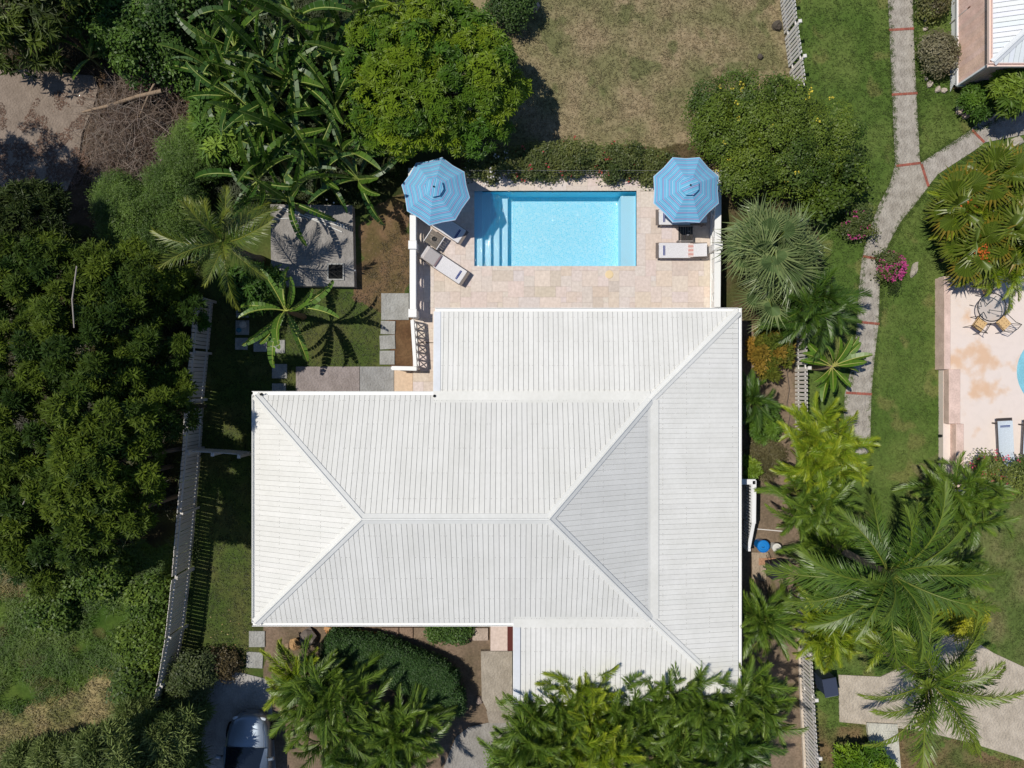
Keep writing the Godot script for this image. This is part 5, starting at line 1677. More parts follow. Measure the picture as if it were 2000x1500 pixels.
	# black rainwater outlets seen on the roof edge
	for p in [Vector3(-2.72, 3.02, 0.42), Vector3(-8.80, 3.0, 0.36)]:
		var b := Build.new()
		b.tube([p, p + Vector3(0, 0.07, 0)], [0.05, 0.05], 8, k(20, 20, 20))
		part("outlet", b.mesh(), M.matte, o)


# ---------------------------------------------------------------- pool and terrace

func make_deck() -> void:
	var x0 := -3.86; var x1 := 8.12; var z0 := -8.33; var z1 := 0.62
	var p0 := at(925, 371, 0.3)
	var p1 := at(1245, 521, 0.3)
	var slab := Build.new()
	var under := k(150, 138, 126)
	for r in [[x0, z0, x1, p0.z], [x0, p0.z, p0.x, p1.z], [p1.x, p0.z, x1, p1.z], [x0, p1.z, x1, -1.4], [x0, -1.4, -2.2, z1]]:
		slab.box(Vector3((r[0] + r[2]) / 2, 0.13, (r[1] + r[3]) / 2), Vector3(r[2] - r[0], 0.28, r[3] - r[1]), under)
	var deck := structure("pool_deck", slab.mesh(), M.concrete, "travertine paved terrace round the swimming pool")
	# travertine slabs of several sizes in a random bond, joints left open
	var mod := 0.206
	var nx := int((x1 - x0) / mod)
	var nz := int((z1 - z0) / mod)
	var used := {}
	var shades := [k(228, 214, 203), k(225, 210, 199), k(230, 217, 208), k(219, 204, 191), k(228, 215, 208), k(226, 211, 200), k(230, 217, 206)]
	for j in nz:
		for i in nx:
			if used.has(j * 1000 + i):
				continue
			var sizes := [[3, 2], [2, 2], [2, 3], [4, 2], [3, 3], [2, 1], [1, 1]]
			var first := rng.randi() % 5
			for q in sizes.size():
				var sz: Array = sizes[(first + q) % 5] if q < 5 else sizes[q]
				var ok := true
				var ax := x0 + i * mod
				var az := z0 + j * mod
				for b in sz[1]:
					for a in sz[0]:
						if used.has((j + b) * 1000 + i + a) or i + a >= nx or j + b >= nz:
							ok = false
				if not ok:
					continue
				for b in sz[1]:
					for a in sz[0]:
						used[(j + b) * 1000 + i + a] = true
				var bx: float = ax + sz[0] * mod
				var bz: float = az + sz[1] * mod
				# cut to the outline of the terrace and the pool
				var rects := [Rect2(ax + 0.0015, az + 0.0015, bx - ax - 0.003, bz - az - 0.003)]
				var keep := []
				for r in rects:
					for zone in [Rect2(x0, z0, x1 - x0, p0.z - z0 + 0.03), Rect2(x0, p0.z + 0.035, p0.x - x0 + 0.03, p1.z - p0.z - 0.04), Rect2(p1.x - 0.03, p0.z + 0.035, x1 - p1.x, p1.z - p0.z - 0.04), Rect2(x0, p1.z - 0.03, x1 - x0, -1.6 - p1.z), Rect2(x0, -1.59, 1.55, z1 + 1.59)]:
						var t: Rect2 = r.intersection(zone)
						if t.size.x > 0.03 and t.size.y > 0.03:
							keep.append(t)
				var col := vary(shades[rng.randi() % shades.size()], 0.025)
				for t in keep:
					var bld := Build.new()
					var h := 0.302 + rng.randf_range(-0.001, 0.001)
					bld.box(Vector3(t.get_center().x, h - 0.016, t.get_center().y), Vector3(t.size.x, 0.032, t.size.y), col, Basis.IDENTITY, 0.002)
					part("tile", bld.mesh(), M.tile, deck)
				break


func make_pool() -> void:
	var p0 := at(925, 371, 0.3)
	var p1 := at(1245, 521, 0.3)
	var lv := 0.21
	var deep := -0.86
	var wall_c := k(112, 214, 243)
	var step_c := k(190, 234, 247)
	var pool := Node3D.new()
	pool.name = "swimming_pool"
	add_child(pool)
	pool.set_meta("kind", "structure")
	pool.set_meta("label", "rectangular blue swimming pool with steps along one end")
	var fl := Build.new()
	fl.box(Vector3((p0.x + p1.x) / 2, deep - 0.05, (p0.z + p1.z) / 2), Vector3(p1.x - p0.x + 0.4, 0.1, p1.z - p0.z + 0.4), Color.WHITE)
	part("pool_floor", fl.mesh(), M.painted_caustics, pool)
	var cx := (p0.x + p1.x) / 2
	var cz := (p0.z + p1.z) / 2
	for w in [[Vector3(cx, 0, p0.z - 0.1), Vector3(p1.x - p0.x + 0.4, 1, 0.2)], [Vector3(cx, 0, p1.z + 0.1), Vector3(p1.x - p0.x + 0.4, 1, 0.2)], [Vector3(p0.x - 0.1, 0, cz), Vector3(0.2, 1, p1.z - p0.z)], [Vector3(p1.x + 0.1, 0, cz), Vector3(0.2, 1, p1.z - p0.z)]]:
		var b := Build.new()
		b.box(w[0] + Vector3(0, (deep + 0.26) / 2, 0), Vector3(w[1].x, 0.26 - deep, w[1].z), wall_c)
		part("pool_wall", b.mesh(), M.pool_paint, pool)
	var trim := k(36, 178, 226)
	var x := p0.x
	for i in 4:
		var w := 0.33
		var y := lv - 0.10 - 0.22 * i
		var b := Build.new()
		b.box(Vector3(x + w / 2, (deep + y) / 2, cz), Vector3(w, y - deep, p1.z - p0.z), step_c)
		var st := part("pool_step", b.mesh(), M.pool_paint, pool)
		x += w
	var bench := Build.new()
	bench.box(Vector3(p1.x - 0.29, (deep - 0.16) / 2, cz + 0.06), Vector3(0.58, -0.16 - deep, p1.z - p0.z - 0.12), step_c)
	part("bench", bench.mesh(), M.pool_paint, pool)
	# rippled surface
	var wv := noise(91, 1.3, 3)
	var wt := Build.new()
	var nx := 64
	var nz := 30
	var h := func(i: int, j: int) -> Vector3:
		var px := lerpf(p0.x, p1.x, float(i) / nx)
		var pz := lerpf(p0.z, p1.z, float(j) / nz)
		return Vector3(px, lv + 0.006 * wv.get_noise_2d(px, pz), pz)
	for j in nz:
		for i in nx:
			wt.quad(h.call(i, j + 1), h.call(i + 1, j + 1), h.call(i + 1, j), h.call(i, j), Color.WHITE)
	part("water", wt.mesh(), M.water, pool)
	# round skimmer lid let into the paving
	var lid := Build.new()
	var lp := at(1190, 536, 0.31)
	lid.lathe(Vector3(lp.x, 0.304, lp.z), [Vector2(0.16, 0), Vector2(0.16, 0.012), Vector2(0.14, 0.018), Vector2(0.0, 0.018)], 20, k(230, 206, 162))
	var l := part("skimmer_lid", lid.mesh(), M.paint, self)
	l.set_meta("label", "round yellowish skimmer lid in the paving beside the pool")
	l.set_meta("category", "lid")


# pierced parapet: posts, a broad cap rail and panels with half-moon holes
func parapet(label: String, a: Vector3, b: Vector3, h: float, bays: int, posts: Array) -> void:
	var o := thing("pierced_parapet", label, "railing", a)
	var d := b - a
	var L := d.length()
	var x := d.normalized()
	var bs := Basis(x, Vector3.UP, x.cross(Vector3.UP))
	var white := k(240, 240, 238)
	var cap := Build.new()
	cap.box(x * L * 0.5 + Vector3.UP * (h - 0.03), Vector3(L, 0.06, 0.24), white, bs, 0.012)
	part("cap_rail", cap.mesh(), M.paint, o)
	var low := Build.new()
	low.box(x * L * 0.5 + Vector3.UP * 0.08, Vector3(L, 0.10, 0.10), white, bs)
	part("bottom_rail", low.mesh(), M.paint, o)
	var bay := L / bays
	# half of a bay: a board with a half-moon bitten out of one side, above and below a bar
	for i in bays:
		var pan := Build.new()
		var y0 := 0.13
		var y1 := h - 0.06
		for s in [-1.0, 1.0]:
			var poly := PackedVector2Array()
			poly.append(Vector2(s * bay * 0.5, y0))
			poly.append(Vector2(s * 0.0, y0))
			var r := minf(0.26, bay * 0.3)
			var cy := (y0 + y1) / 2
			for q in 13:
				var t := -PI / 2 + PI * q / 12
				poly.append(Vector2(s * cos(t) * r * 0.8, cy + sin(t) * r))
			poly.append(Vector2(s * 0.0, y1))
			poly.append(Vector2(s * bay * 0.5, y1))
			plate(pan, poly, x * (i + 0.5) * bay, x, Vector3.UP, 0.05, white)
		pan.box(x * (i + 0.5) * bay + Vector3.UP * (y0 + y1) * 0.5, Vector3(bay * 0.5, 0.07, 0.046), white, bs)
		part("panel", pan.mesh(), M.paint, o)
	for t in posts:
		var p := Build.new()
		p.box(x * L * t + Vector3.UP * (h + 0.04) * 0.5, Vector3(0.26, h + 0.04, 0.26), white, bs)
		p.box(x * L * t + Vector3.UP * (h + 0.07), Vector3(0.32, 0.06, 0.32), white, bs, 0.02)
		part("post", p.mesh(), M.paint, o)


# an upright plate: outline of Vector2(along, up)
func plate(b: Build, poly: PackedVector2Array, p: Vector3, x: Vector3, y: Vector3, thick: float, col: Color) -> void:
	var o := poly.duplicate()
	if Geometry2D.is_polygon_clockwise(o):
		o.reverse()
	var z := x.cross(y).normalized()
	var idx := Geometry2D.triangulate_polygon(o)
	var f := func(q: Vector2, s: float) -> Vector3: return p + x * q.x + y * q.y + z * s * thick * 0.5
	for i in range(0, idx.size(), 3):
		var a := o[idx[i]]
		var c := o[idx[i + 1]]
		var d := o[idx[i + 2]]
		if (c - a).cross(d - a) < 0:
			var q := c
			c = d
			d = q
		b.tri(f.call(a, 1), f.call(c, 1), f.call(d, 1), col)
		b.tri(f.call(a, -1), f.call(d, -1), f.call(c, -1), col)
	for i in o.size():
		var a := o[i]
		var c := o[(i + 1) % o.size()]
		b.quad(f.call(a, -1), f.call(c, -1), f.call(c, 1), f.call(a, 1), col)


# open railing of crossed bars
func cross_railing(label: String, a: Vector3, b: Vector3, h: float, bays: int, rail_w: float) -> void:
	var o := thing("crossed_railing", label, "railing", a)
	var d := b - a
	var L := d.length()
	var x := d.normalized()
	var bs := Basis(x, Vector3.UP, x.cross(Vector3.UP))
	var white := k(240, 240, 238)
	for y in [[h, rail_w], [0.1, 0.07]]:
		var r := Build.new()
		r.box(x * L * 0.5 + Vector3.UP * y[0], Vector3(L, 0.06, y[1]), white, bs, 0.008)
		part("rail", r.mesh(), M.paint, o)
	for i in bays + 1:
		var p := Build.new()
		p.box(x * L * i / bays + Vector3.UP * h * 0.5, Vector3(0.06, h - 0.06, 0.06), white, bs)
		part("baluster", p.mesh(), M.paint, o)
	for i in bays:
		var c := Build.new()
		var q0 := x * L * i / bays
		var q1 := x * L * (i + 1) / bays
		c.tube([q0 + Vector3.UP * 0.12, q1 + Vector3.UP * (h - 0.04)], [0.028, 0.028], 4, white)
		c.tube([q1 + Vector3.UP * 0.12, q0 + Vector3.UP * (h - 0.04)], [0.026, 0.026], 4, white)
		part("cross_bar", c.mesh(), M.paint, o)


func make_parasol(label: String, p: Vector3, R: float, turn: float) -> void:
	var o := thing("parasol", label, "parasol", p, turn, "striped parasols by the pool")
	var hem := 1.88
	var top := 2.42
	var b := Build.new()
	b.tube([Vector3(0, 0.05, 0), Vector3(0, top + 0.12, 0)], [0.024, 0.022], 10, k(210, 212, 214))
	part("pole", b.mesh(), M.metal, o)
	var bs := Build.new()
	bs.lathe(Vector3.ZERO, [Vector2(0.27, 0.0), Vector2(0.27, 0.05), Vector2(0.22, 0.09), Vector2(0.05, 0.11), Vector2(0.04, 0.35), Vector2(0.0, 0.35)], 20, k(60, 60, 62))
	part("base", bs.mesh(), M.paint, o)
	var canopy := Node3D.new()
	canopy.name = "canopy"
	o.add_child(canopy)
	for i in 8:
		var a0 := TAU * i / 8
		var a1 := TAU * (i + 1) / 8
		var g := Build.new()
		var N := 10
		for j in N:
			var f0 := lerpf(0.13, 1.0, float(j) / N)
			var f1 := lerpf(0.13, 1.0, float(j + 1) / N)
			var y0 := lerpf(top, hem, pow(f0, 1.12))
			var y1 := lerpf(top, hem, pow(f1, 1.12))
			var sag := 0.03
			var e := [Vector3(cos(a0) * f0 * R, y0, sin(a0) * f0 * R), Vector3(cos(a1) * f0 * R, y0, sin(a1) * f0 * R), Vector3(cos(a0) * f1 * R, y1, sin(a0) * f1 * R), Vector3(cos(a1) * f1 * R, y1, sin(a1) * f1 * R)]
			var m0: Vector3 = (e[0] + e[1]) * 0.5 - Vector3.UP * sag * f0
			var m1: Vector3 = (e[2] + e[3]) * 0.5 - Vector3.UP * sag * f1
			m1 = Vector3(m1.x * (1.0 - 0.025 * f1), m1.y, m1.z * (1.0 - 0.025 * f1))
			m0 = Vector3(m0.x * (1.0 - 0.025 * f0), m0.y, m0.z * (1.0 - 0.025 * f0))
			g.quad_uv(e[0], m0, m1, e[2], Vector2(f0, 0.5), Vector2(f0, 0.5), Vector2(f1, 0.5), Vector2(f1, 0.5), Color.WHITE)
			g.quad_uv(m0, e[1], e[3], m1, Vector2(f0, 0.5), Vector2(f0, 0.5), Vector2(f1, 0.5), Vector2(f1, 0.5), Color.WHITE)
		part("gore", g.mesh(), M.canopy_cloth, canopy)
		var r := Build.new()
		r.tube([Vector3(cos(a0) * 0.1, top - 0.03, sin(a0) * 0.1), Vector3(cos(a0) * R * 0.99, hem - 0.02, sin(a0) * R * 0.99)], [0.009, 0.009], 5, k(120, 122, 124))
		part("rib", r.mesh(), M.metal, o)
	var vent := Build.new()
	for i in 8:
		var a0 := TAU * i / 8
		var a1 := TAU * (i + 1) / 8
		var rr := 0.27 * R
		var q := [Vector3(0, top + 0.09, 0), Vector3(cos(a0) * rr, top - 0.015, sin(a0) * rr), Vector3(cos(a1) * rr, top - 0.015, sin(a1) * rr)]
		# the cap is cut from straight striped cloth
		vent.uvs = true
		var n0 := vent.v.size()
		vent.tri(q[0], q[2], q[1], Color.WHITE)
		for z in 3:
			var pz: Vector3 = vent.v[n0 + z]
			vent.t[n0 + z] = Vector2(0.5 + pz.z / R * 0.9, 0.5)
	part("vent_cap", vent.mesh(), M.canopy_cloth, canopy)
	var f := Build.new()
	f.lathe(Vector3(0, top + 0.08, 0), [Vector2(0.03, 0), Vector2(0.035, 0.03), Vector2(0.015, 0.05), Vector2(0.02, 0.07), Vector2(0.0, 0.09)], 10, k(40, 44, 52))
	part("finial", f.mesh(), M.paint, o)


# feet point along +x; the raised back is at the -x end
func make_lounger(label: String, p: Vector3, turn: float, back: float, cushion: bool, towel: bool, sling: Color, frame: Color) -> void:
	var o := thing("sun_lounger", label, "sun lounger", p, turn, "sun loungers by the pools")
	var L := 1.85
	var W := 0.58
	var hinge := -0.30
	var h := 0.34
	var dark := frame
	var tip := Vector3(hinge - 0.62 * cos(back), h + 0.62 * sin(back), 0)
	for s in [-1.0, 1.0]:
		var r := Build.new()
		r.tube([Vector3(-L / 2, h - 0.05, s * W / 2), Vector3(L / 2, h - 0.05, s * W / 2)], [0.022, 0.022], 6, dark)
		part("side_rail", r.mesh(), M.paint, o)
		var bk := Build.new()
		bk.tube([Vector3(hinge, h - 0.01, s * (W / 2 - 0.03)), tip + Vector3(0, -0.01, s * (W / 2 - 0.03))], [0.018, 0.018], 6, dark)
		bk.tube([tip.lerp(Vector3(hinge, h, 0), 0.35) + Vector3(0, -0.02, s * (W / 2 - 0.05)), Vector3(hinge - 0.5, h - 0.05, s * (W / 2 - 0.05))], [0.012, 0.012], 5, dark)
		part("back_rail", bk.mesh(), M.paint, o)
		for x in [-L / 2 + 0.12, L / 2 - 0.1]:
			var l := Build.new()
			l.box(Vector3(x, (h - 0.05) / 2, s * (W / 2 - 0.01)), Vector3(0.05, h - 0.05, 0.035), dark, Basis.IDENTITY)
			part("leg", l.mesh(), M.paint, o)
	var ft := Build.new()
	ft.box(Vector3(L / 2 + 0.045, h - 0.055, 0), Vector3(0.10, 0.03, W + 0.02), dark)
	part("foot_bar", ft.mesh(), M.paint, o)
	# the sling sags a little between its rails
	var seat := Build.new()
	var n := 8
	for i in n:
		var x0 := lerpf(hinge, L / 2 - 0.02, float(i) / n)
		var x1 := lerpf(hinge, L / 2 - 0.02, float(i + 1) / n)
		for j in 4:
			var z0 := lerpf(-W / 2, W / 2, j / 4.0)
			var z1 := lerpf(-W / 2, W / 2, (j + 1) / 4.0)
			var y := func(x: float, z: float) -> Vector3: return Vector3(x, h - 0.025 * (1.0 - pow(absf(z) / (W / 2), 2.0)), z)
			seat.quad(y.call(x0, z1), y.call(x1, z1), y.call(x1, z0), y.call(x0, z0), sling)
	part("seat", seat.mesh(), M.fabric, o)
	var rest := Build.new()
	var bd := (tip - Vector3(hinge, h, 0))
	for j in 4:
		var z0 := lerpf(-W / 2 + 0.02, W / 2 - 0.02, j / 4.0)
		var z1 := lerpf(-W / 2 + 0.02, W / 2 - 0.02, (j + 1) / 4.0)
		var q0 := Vector3(hinge, h, 0)
		rest.quad(q0 + Vector3(0, 0, z1), q0 + Vector3(0, 0, z0), q0 + bd + Vector3(0, 0.0, z0), q0 + bd + Vector3(0, 0, z1), sling * 0.97)
	part("backrest", rest.mesh(), M.fabric, o)
	# woven blue band near the foot
	var band := Build.new()
	for z in [-0.022, 0.022]:
		band.box(Vector3(L / 2 - 0.23 + z, h - 0.012, 0), Vector3(0.038 if z > 0 else 0.022, 0.008, W * 0.66), k(38, 66, 140))
	part("printed_band", band.mesh(), M.fabric, o)
	if cushion:
		var x := bd.normalized()
		var nrm := Vector3(-x.y, x.x, 0)
		if nrm.y < 0: nrm = -nrm
		var c := Build.new()
		c.box(Vector3(hinge, h, 0) + bd * 0.45 + nrm * 0.06, Vector3(0.58, 0.10, W * 0.92), k(206, 200, 198), Basis(x, nrm, x.cross(nrm)), 0.04)
		part("cushion", c.mesh(), M.fabric, o)
		var e := Build.new()
		e.box(Vector3(hinge + 0.03, h + 0.045, 0), Vector3(0.10, 0.09, W * 0.9), k(178, 152, 154), Basis.IDENTITY, 0.035)
		part("cushion_roll", e.mesh(), M.fabric, o)
	if towel:
		var t := Build.new()
		for i in 7:
			var z := lerpf(-W * 0.46, W * 0.46, (i + 0.5) / 7)
			t.box(Vector3(hinge - 0.02, h + 0.02, z), Vector3(0.20, 0.02, W * 0.92 / 7 - 0.002), k(222, 168, 160) if i % 2 else k(234, 216, 210), Basis.IDENTITY)
		part("towel", t.mesh(), M.fabric, o)


func make_side_table(label: String, p: Vector3, turn: float, top_c: Color, edge_c: Color, item: bool) -> void:
	var o := thing("side_table", label, "side table", p, turn, "slatted side tables")
	var S := 0.56
	var h := 0.42
	for i in 6:
		var b := Build.new()
		b.box(Vector3(0, h, lerpf(-S / 2, S / 2, (i + 0.5) / 6)), Vector3(S - 0.04, 0.022, S / 6 - 0.012), vary(top_c, 0.06), Basis.IDENTITY, 0.003)
		part("slat", b.mesh(), M.wood, o)
	for s in [-1.0, 1.0]:
		var e := Build.new()
		e.box(Vector3(s * (S / 2 + 0.012), h - 0.03, 0), Vector3(0.028, 0.09, S + 0.02), edge_c)
		part("edge", e.mesh(), M.paint, o)
		for z in [-1.0, 1.0]:
			var l := Build.new()
			l.box(Vector3(s * (S / 2 - 0.03), (h - 0.02) / 2, z * (S / 2 - 0.04)), Vector3(0.045, h - 0.03, 0.045), edge_c * 0.8)
			part("leg", l.mesh(), M.paint, o)
	if item:
		var d := thing("ashtray", "small dark ashtray standing on the grey slatted side table", "ashtray", p + Vector3(0, h + 0.012, 0))
		var b := Build.new()
		b.lathe(Vector3.ZERO, [Vector2(0.075, 0), Vector2(0.085, 0.05), Vector2(0.07, 0.05), Vector2(0.06, 0.015), Vector2(0, 0.015)], 14, k(30, 30, 32))
		part("bowl", b.mesh(), M.gloss, d)


# ---------------------------------------------------------------- fences, paving

func picket_fence(label: String, line: Array, h: float, pitch: float, wide: float, col: Color, post_every: float, rail_side: float, low_posts := false) -> void:
	var p0 := at(line[0], line[1])
	var o := thing("picket_fence", label, "fence", p0, 0.0, "white picket fences")
	var meshes := []
	for i in 3:
		var b := Build.new()
		var hh: float = h + [0.0, 0.012, -0.01][i]
		b.box(Vector3(0, hh / 2 + 0.04, 0), Vector3(wide, hh, 0.02), vary(col, 0.05))
		meshes.append(b.mesh())
	var post := Build.new()
	post.box(Vector3(0, (h + 0.06) / 2, 0), Vector3(0.09, h + 0.06, 0.09), col)
	if low_posts:
		post = Build.new()
		post.box(Vector3(0, h * 0.45, 0), Vector3(0.09, h * 0.9, 0.09), col)
	else:
		post.box(Vector3(0, h + 0.08, 0), Vector3(0.13, 0.04, 0.13), col, Basis.IDENTITY, 0.015)
	var post_m := post.mesh()
	for i in range(0, line.size() - 2, 2):
		var a := at(line[i], line[i + 1]) - p0
		var b := at(line[i + 2], line[i + 3]) - p0
		var L := a.distance_to(b)
		var x := (b - a).normalized()
		var z := x.cross(Vector3.UP)
		var bs := Basis(x, Vector3.UP, z)
		for y in [0.28, h - 0.22]:
			var r := Build.new()
			r.box((a + b) / 2 + Vector3.UP * y + z * 0.028 * rail_side, Vector3(L, 0.08, 0.034), col, bs)
			part("rail", r.mesh(), M.paint, o)
		for j in int(L / pitch):
			part("picket", meshes[rng.randi() % 3], M.paint, o, Transform3D(bs * Basis(Vector3.BACK, rng.randf_range(-0.008, 0.008)), a + x * (j + 0.5) * pitch))
		for j in int(L / post_every) + 1:
			part("post", post_m, M.paint, o, Transform3D(bs, a + x * minf(L, j * post_every) + z * 0.085 * rail_side))


func slab(called: String, label: String, marks: Array, h: float, col: Color, mat: Material, category := "", group := "") -> MeshInstance3D:
	var b := Build.new()
	b.prism(outline(marks, h), -0.03, h, col)
	var o := part(called, b.mesh(), mat, self)
	o.set_meta("label", label)
	if category == "":
		o.set_meta("kind", "structure")
	else:
		o.set_meta("category", category)
		if group != "":
			o.set_meta("group", group)
	return o


func stepping_stone(label: String, x0: float, y0: float, x1: float, y1: float, turn := 0.0, col := Color(-1, 0, 0)) -> void:
	var a := at(x0, y0)
	var b := at(x1, y1)
	var bl := Build.new()
	bl.box(Vector3(0, 0.02, 0), Vector3(b.x - a.x, 0.06, b.z - a.z), k(170, 170, 166) if col.r < 0 else col, Basis.IDENTITY, 0.008)
	var o := part("stepping_stone", bl.mesh(), M.concrete, self, Transform3D(Basis(Vector3.UP, turn), (a + b) / 2))
	o.set_meta("label", label)
	o.set_meta("category", "paving slab")
	o.set_meta("group", "concrete stepping stones")

# ---------------------------------------------------------------- car, neighbours, small things

func loft(b: Build, stations: Array, col: Color) -> void:   # each station: list of Vector3 round the section
	for i in stations.size() - 1:
		var s0: Array = stations[i]
		var s1: Array = stations[i + 1]
		for j in s0.size() - 1:
			b.quad(s0[j], s0[j + 1], s1[j + 1], s1[j], col)


func smooth(m: ArrayMesh) -> ArrayMesh:
	var st := SurfaceTool.new()
	st.begin(Mesh.PRIMITIVE_TRIANGLES)
	var a := m.surface_get_arrays(0)
	var vs: PackedVector3Array = a[Mesh.ARRAY_VERTEX]
	var cs: PackedColorArray = a[Mesh.ARRAY_COLOR]
	st.set_smooth_group(0)
	for i in vs.size():
		st.set_color(cs[i])
		st.add_vertex(vs[i])
	st.generate_normals()
	return st.commit()


func make_car(label: String, p: Vector3, turn: float) -> void:
	var o := thing("parked_car", label, "car", p, turn)
	var paint := k(140, 153, 168)
	# z runs from nose (-) to tail (+)
	var zs := [-2.10, -2.04, -1.90, -1.65, -1.30, -0.95, -0.4, 0.3, 1.0, 1.6, 1.9, 2.05]
	var ws := [0.26, 0.46, 0.63, 0.76, 0.83, 0.86, 0.88, 0.88, 0.87, 0.84, 0.78, 0.60]
	var ys := [0.62, 0.70, 0.77, 0.84, 0.90, 0.95, 0.97, 0.98, 0.98, 0.97, 0.95, 0.90]
	var st := []
	for i in zs.size():
		var w: float = ws[i]
		var y: float = ys[i]
		var z: float = zs[i]
		var half := [Vector3(0, y, z), Vector3(w * 0.5, y - 0.008, z), Vector3(w * 0.80, y - 0.035, z), Vector3(w * 0.93, y - 0.10, z), Vector3(w, y - 0.26, z), Vector3(w * 0.985, 0.42, z), Vector3(w * 0.93, 0.24, z), Vector3(0, 0.22, z)]
		var ring := []
		for q in range(half.size() - 1, 0, -1):
			ring.append(Vector3(-half[q].x, half[q].y, half[q].z))
		ring.append_array(half)
		st.append(ring)
	var b := Build.new()
	loft(b, st, paint)
	part("body", smooth(b.mesh()), M.car_paint, o)
	for e in [0, zs.size() - 1]:
		var f := Build.new()
		var ring: Array = st[e]
		var mid := Vector3(0, 0.5, zs[e])
		for q in ring.size() - 1:
			if e == 0:
				f.tri(mid, ring[q + 1], ring[q], paint)
			else:
				f.tri(mid, ring[q], ring[q + 1], paint)
		part("bumper", f.mesh(), M.car_paint, o)
	# cabin: pillars and roof, with glass standing a little proud
	var cz := [-0.98, -0.45, 0.02, 0.55, 1.1, 1.45, 1.92]
	var cy := [0.96, 1.24, 1.42, 1.48, 1.47, 1.42, 1.0]
	var cw := [0.80, 0.74, 0.68, 0.66, 0.655, 0.64, 0.68]
	var cs := []
	for i in cz.size():
		var ring := []
		for q in [[-1.0, 0.0], [-0.93, 0.9], [-0.7, 1.0], [-0.3, 1.03], [0.3, 1.03], [0.7, 1.0], [0.93, 0.9], [1.0, 0.0]]:
			var base_w: float = 0.83
			var w: float = lerpf(base_w, cw[i], q[1])
			ring.append(Vector3(w * signf(q[0]) if absf(q[0]) > 0.99 else cw[i] * q[0], lerpf(0.94, cy[i], q[1]), cz[i]))
		cs.append(ring)
	var c := Build.new()
	loft(c, cs, paint)
	part("roof", smooth(c.mesh()), M.car_paint, o)
	var up := Vector3(0, 0.012, -0.012)
	var ws_b := Build.new()
	var g := k(22, 30, 40)
	for i in 2:
		for j in range(1, 6):
			ws_b.quad(cs[i][j] * Vector3(0.97, 1, 1) + up, cs[i][j + 1] * Vector3(0.97, 1, 1) + up, cs[i + 1][j + 1] * Vector3(0.95, 1, 1) + up, cs[i + 1][j] * Vector3(0.95, 1, 1) + up, g)
	part("windscreen", smooth(ws_b.mesh()), M.dark_glass, o)
	for s in [-1.0, 1.0]:
		var sw := Build.new()
		for i in range(2, 5):
			var q0 := Vector3(s * (lerpf(0.83, cw[i], 0.15) + 0.01), lerpf(0.94, cy[i], 0.15), cz[i] + 0.02)
			var q1 := Vector3(s * (lerpf(0.83, cw[i], 0.8) + 0.012), lerpf(0.94, cy[i], 0.8), cz[i] + 0.02)
			var q2 := Vector3(s * (lerpf(0.83, cw[i + 1], 0.8) + 0.012), lerpf(0.94, cy[i + 1], 0.8), cz[i + 1] - 0.02)
			var q3 := Vector3(s * (lerpf(0.83, cw[i + 1], 0.15) + 0.01), lerpf(0.94, cy[i + 1], 0.15), cz[i + 1] - 0.02)
			if s > 0:
				sw.quad(q0, q1, q2, q3, g)
			else:
				sw.quad(q3, q2, q1, q0, g)
		part("side_window", sw.mesh(), M.dark_glass, o)
		var mi := Build.new()
		mi.box(Vector3(s * 1.0, 1.0, -0.62), Vector3(0.20, 0.13, 0.10), paint, Basis(Vector3.UP, s * 0.2), 0.03)
		mi.box(Vector3(s * 0.88, 0.97, -0.64), Vector3(0.08, 0.04, 0.05), k(30, 30, 30))
		part("mirror", mi.mesh(), M.car_paint, o)
		var hl := Build.new()
		hl.rock(Vector3(s * 0.50, 0.64, -1.93), Vector3(0.15, 0.05, 0.10), rng, k(214, 220, 226))
		part("headlight", hl.mesh(), M.gloss, o)
		for z in [-1.32, 1.30]:
			var ty := Build.new()
			ty.tube([Vector3(s * 0.70, 0.31, z), Vector3(s * 0.89, 0.31, z)], [0.31, 0.31], 20, k(24, 24, 25))
			var wh := part("wheel", ty.mesh(), M.matte, o)
			var rm := Build.new()
			rm.tube([Vector3(s * 0.86, 0.31, z), Vector3(s * 0.897, 0.31, z)], [0.20, 0.19], 14, k(150, 154, 158))
			part("rim", rm.mesh(), M.metal, wh)
	for s in [-0.35, 0.25]:
		var wi := Build.new()
		wi.tube([Vector3(s, 0.985, -0.95), Vector3(s + 0.42, 1.05, -0.80)], [0.012, 0.008], 4, k(15, 15, 15))
		part("wiper", wi.mesh(), M.matte, o)
	var seam := Build.new()
	for s in [-1.0, 1.0]:
		seam.tube([Vector3(s * 0.70, 0.955, -1.0), Vector3(s * 0.66, 0.885, -1.4), Vector3(s * 0.55, 0.80, -1.82)], [0.006, 0.006, 0.006], 3, k(40, 44, 50))
	part("bonnet_seam", seam.mesh(), M.matte, o)


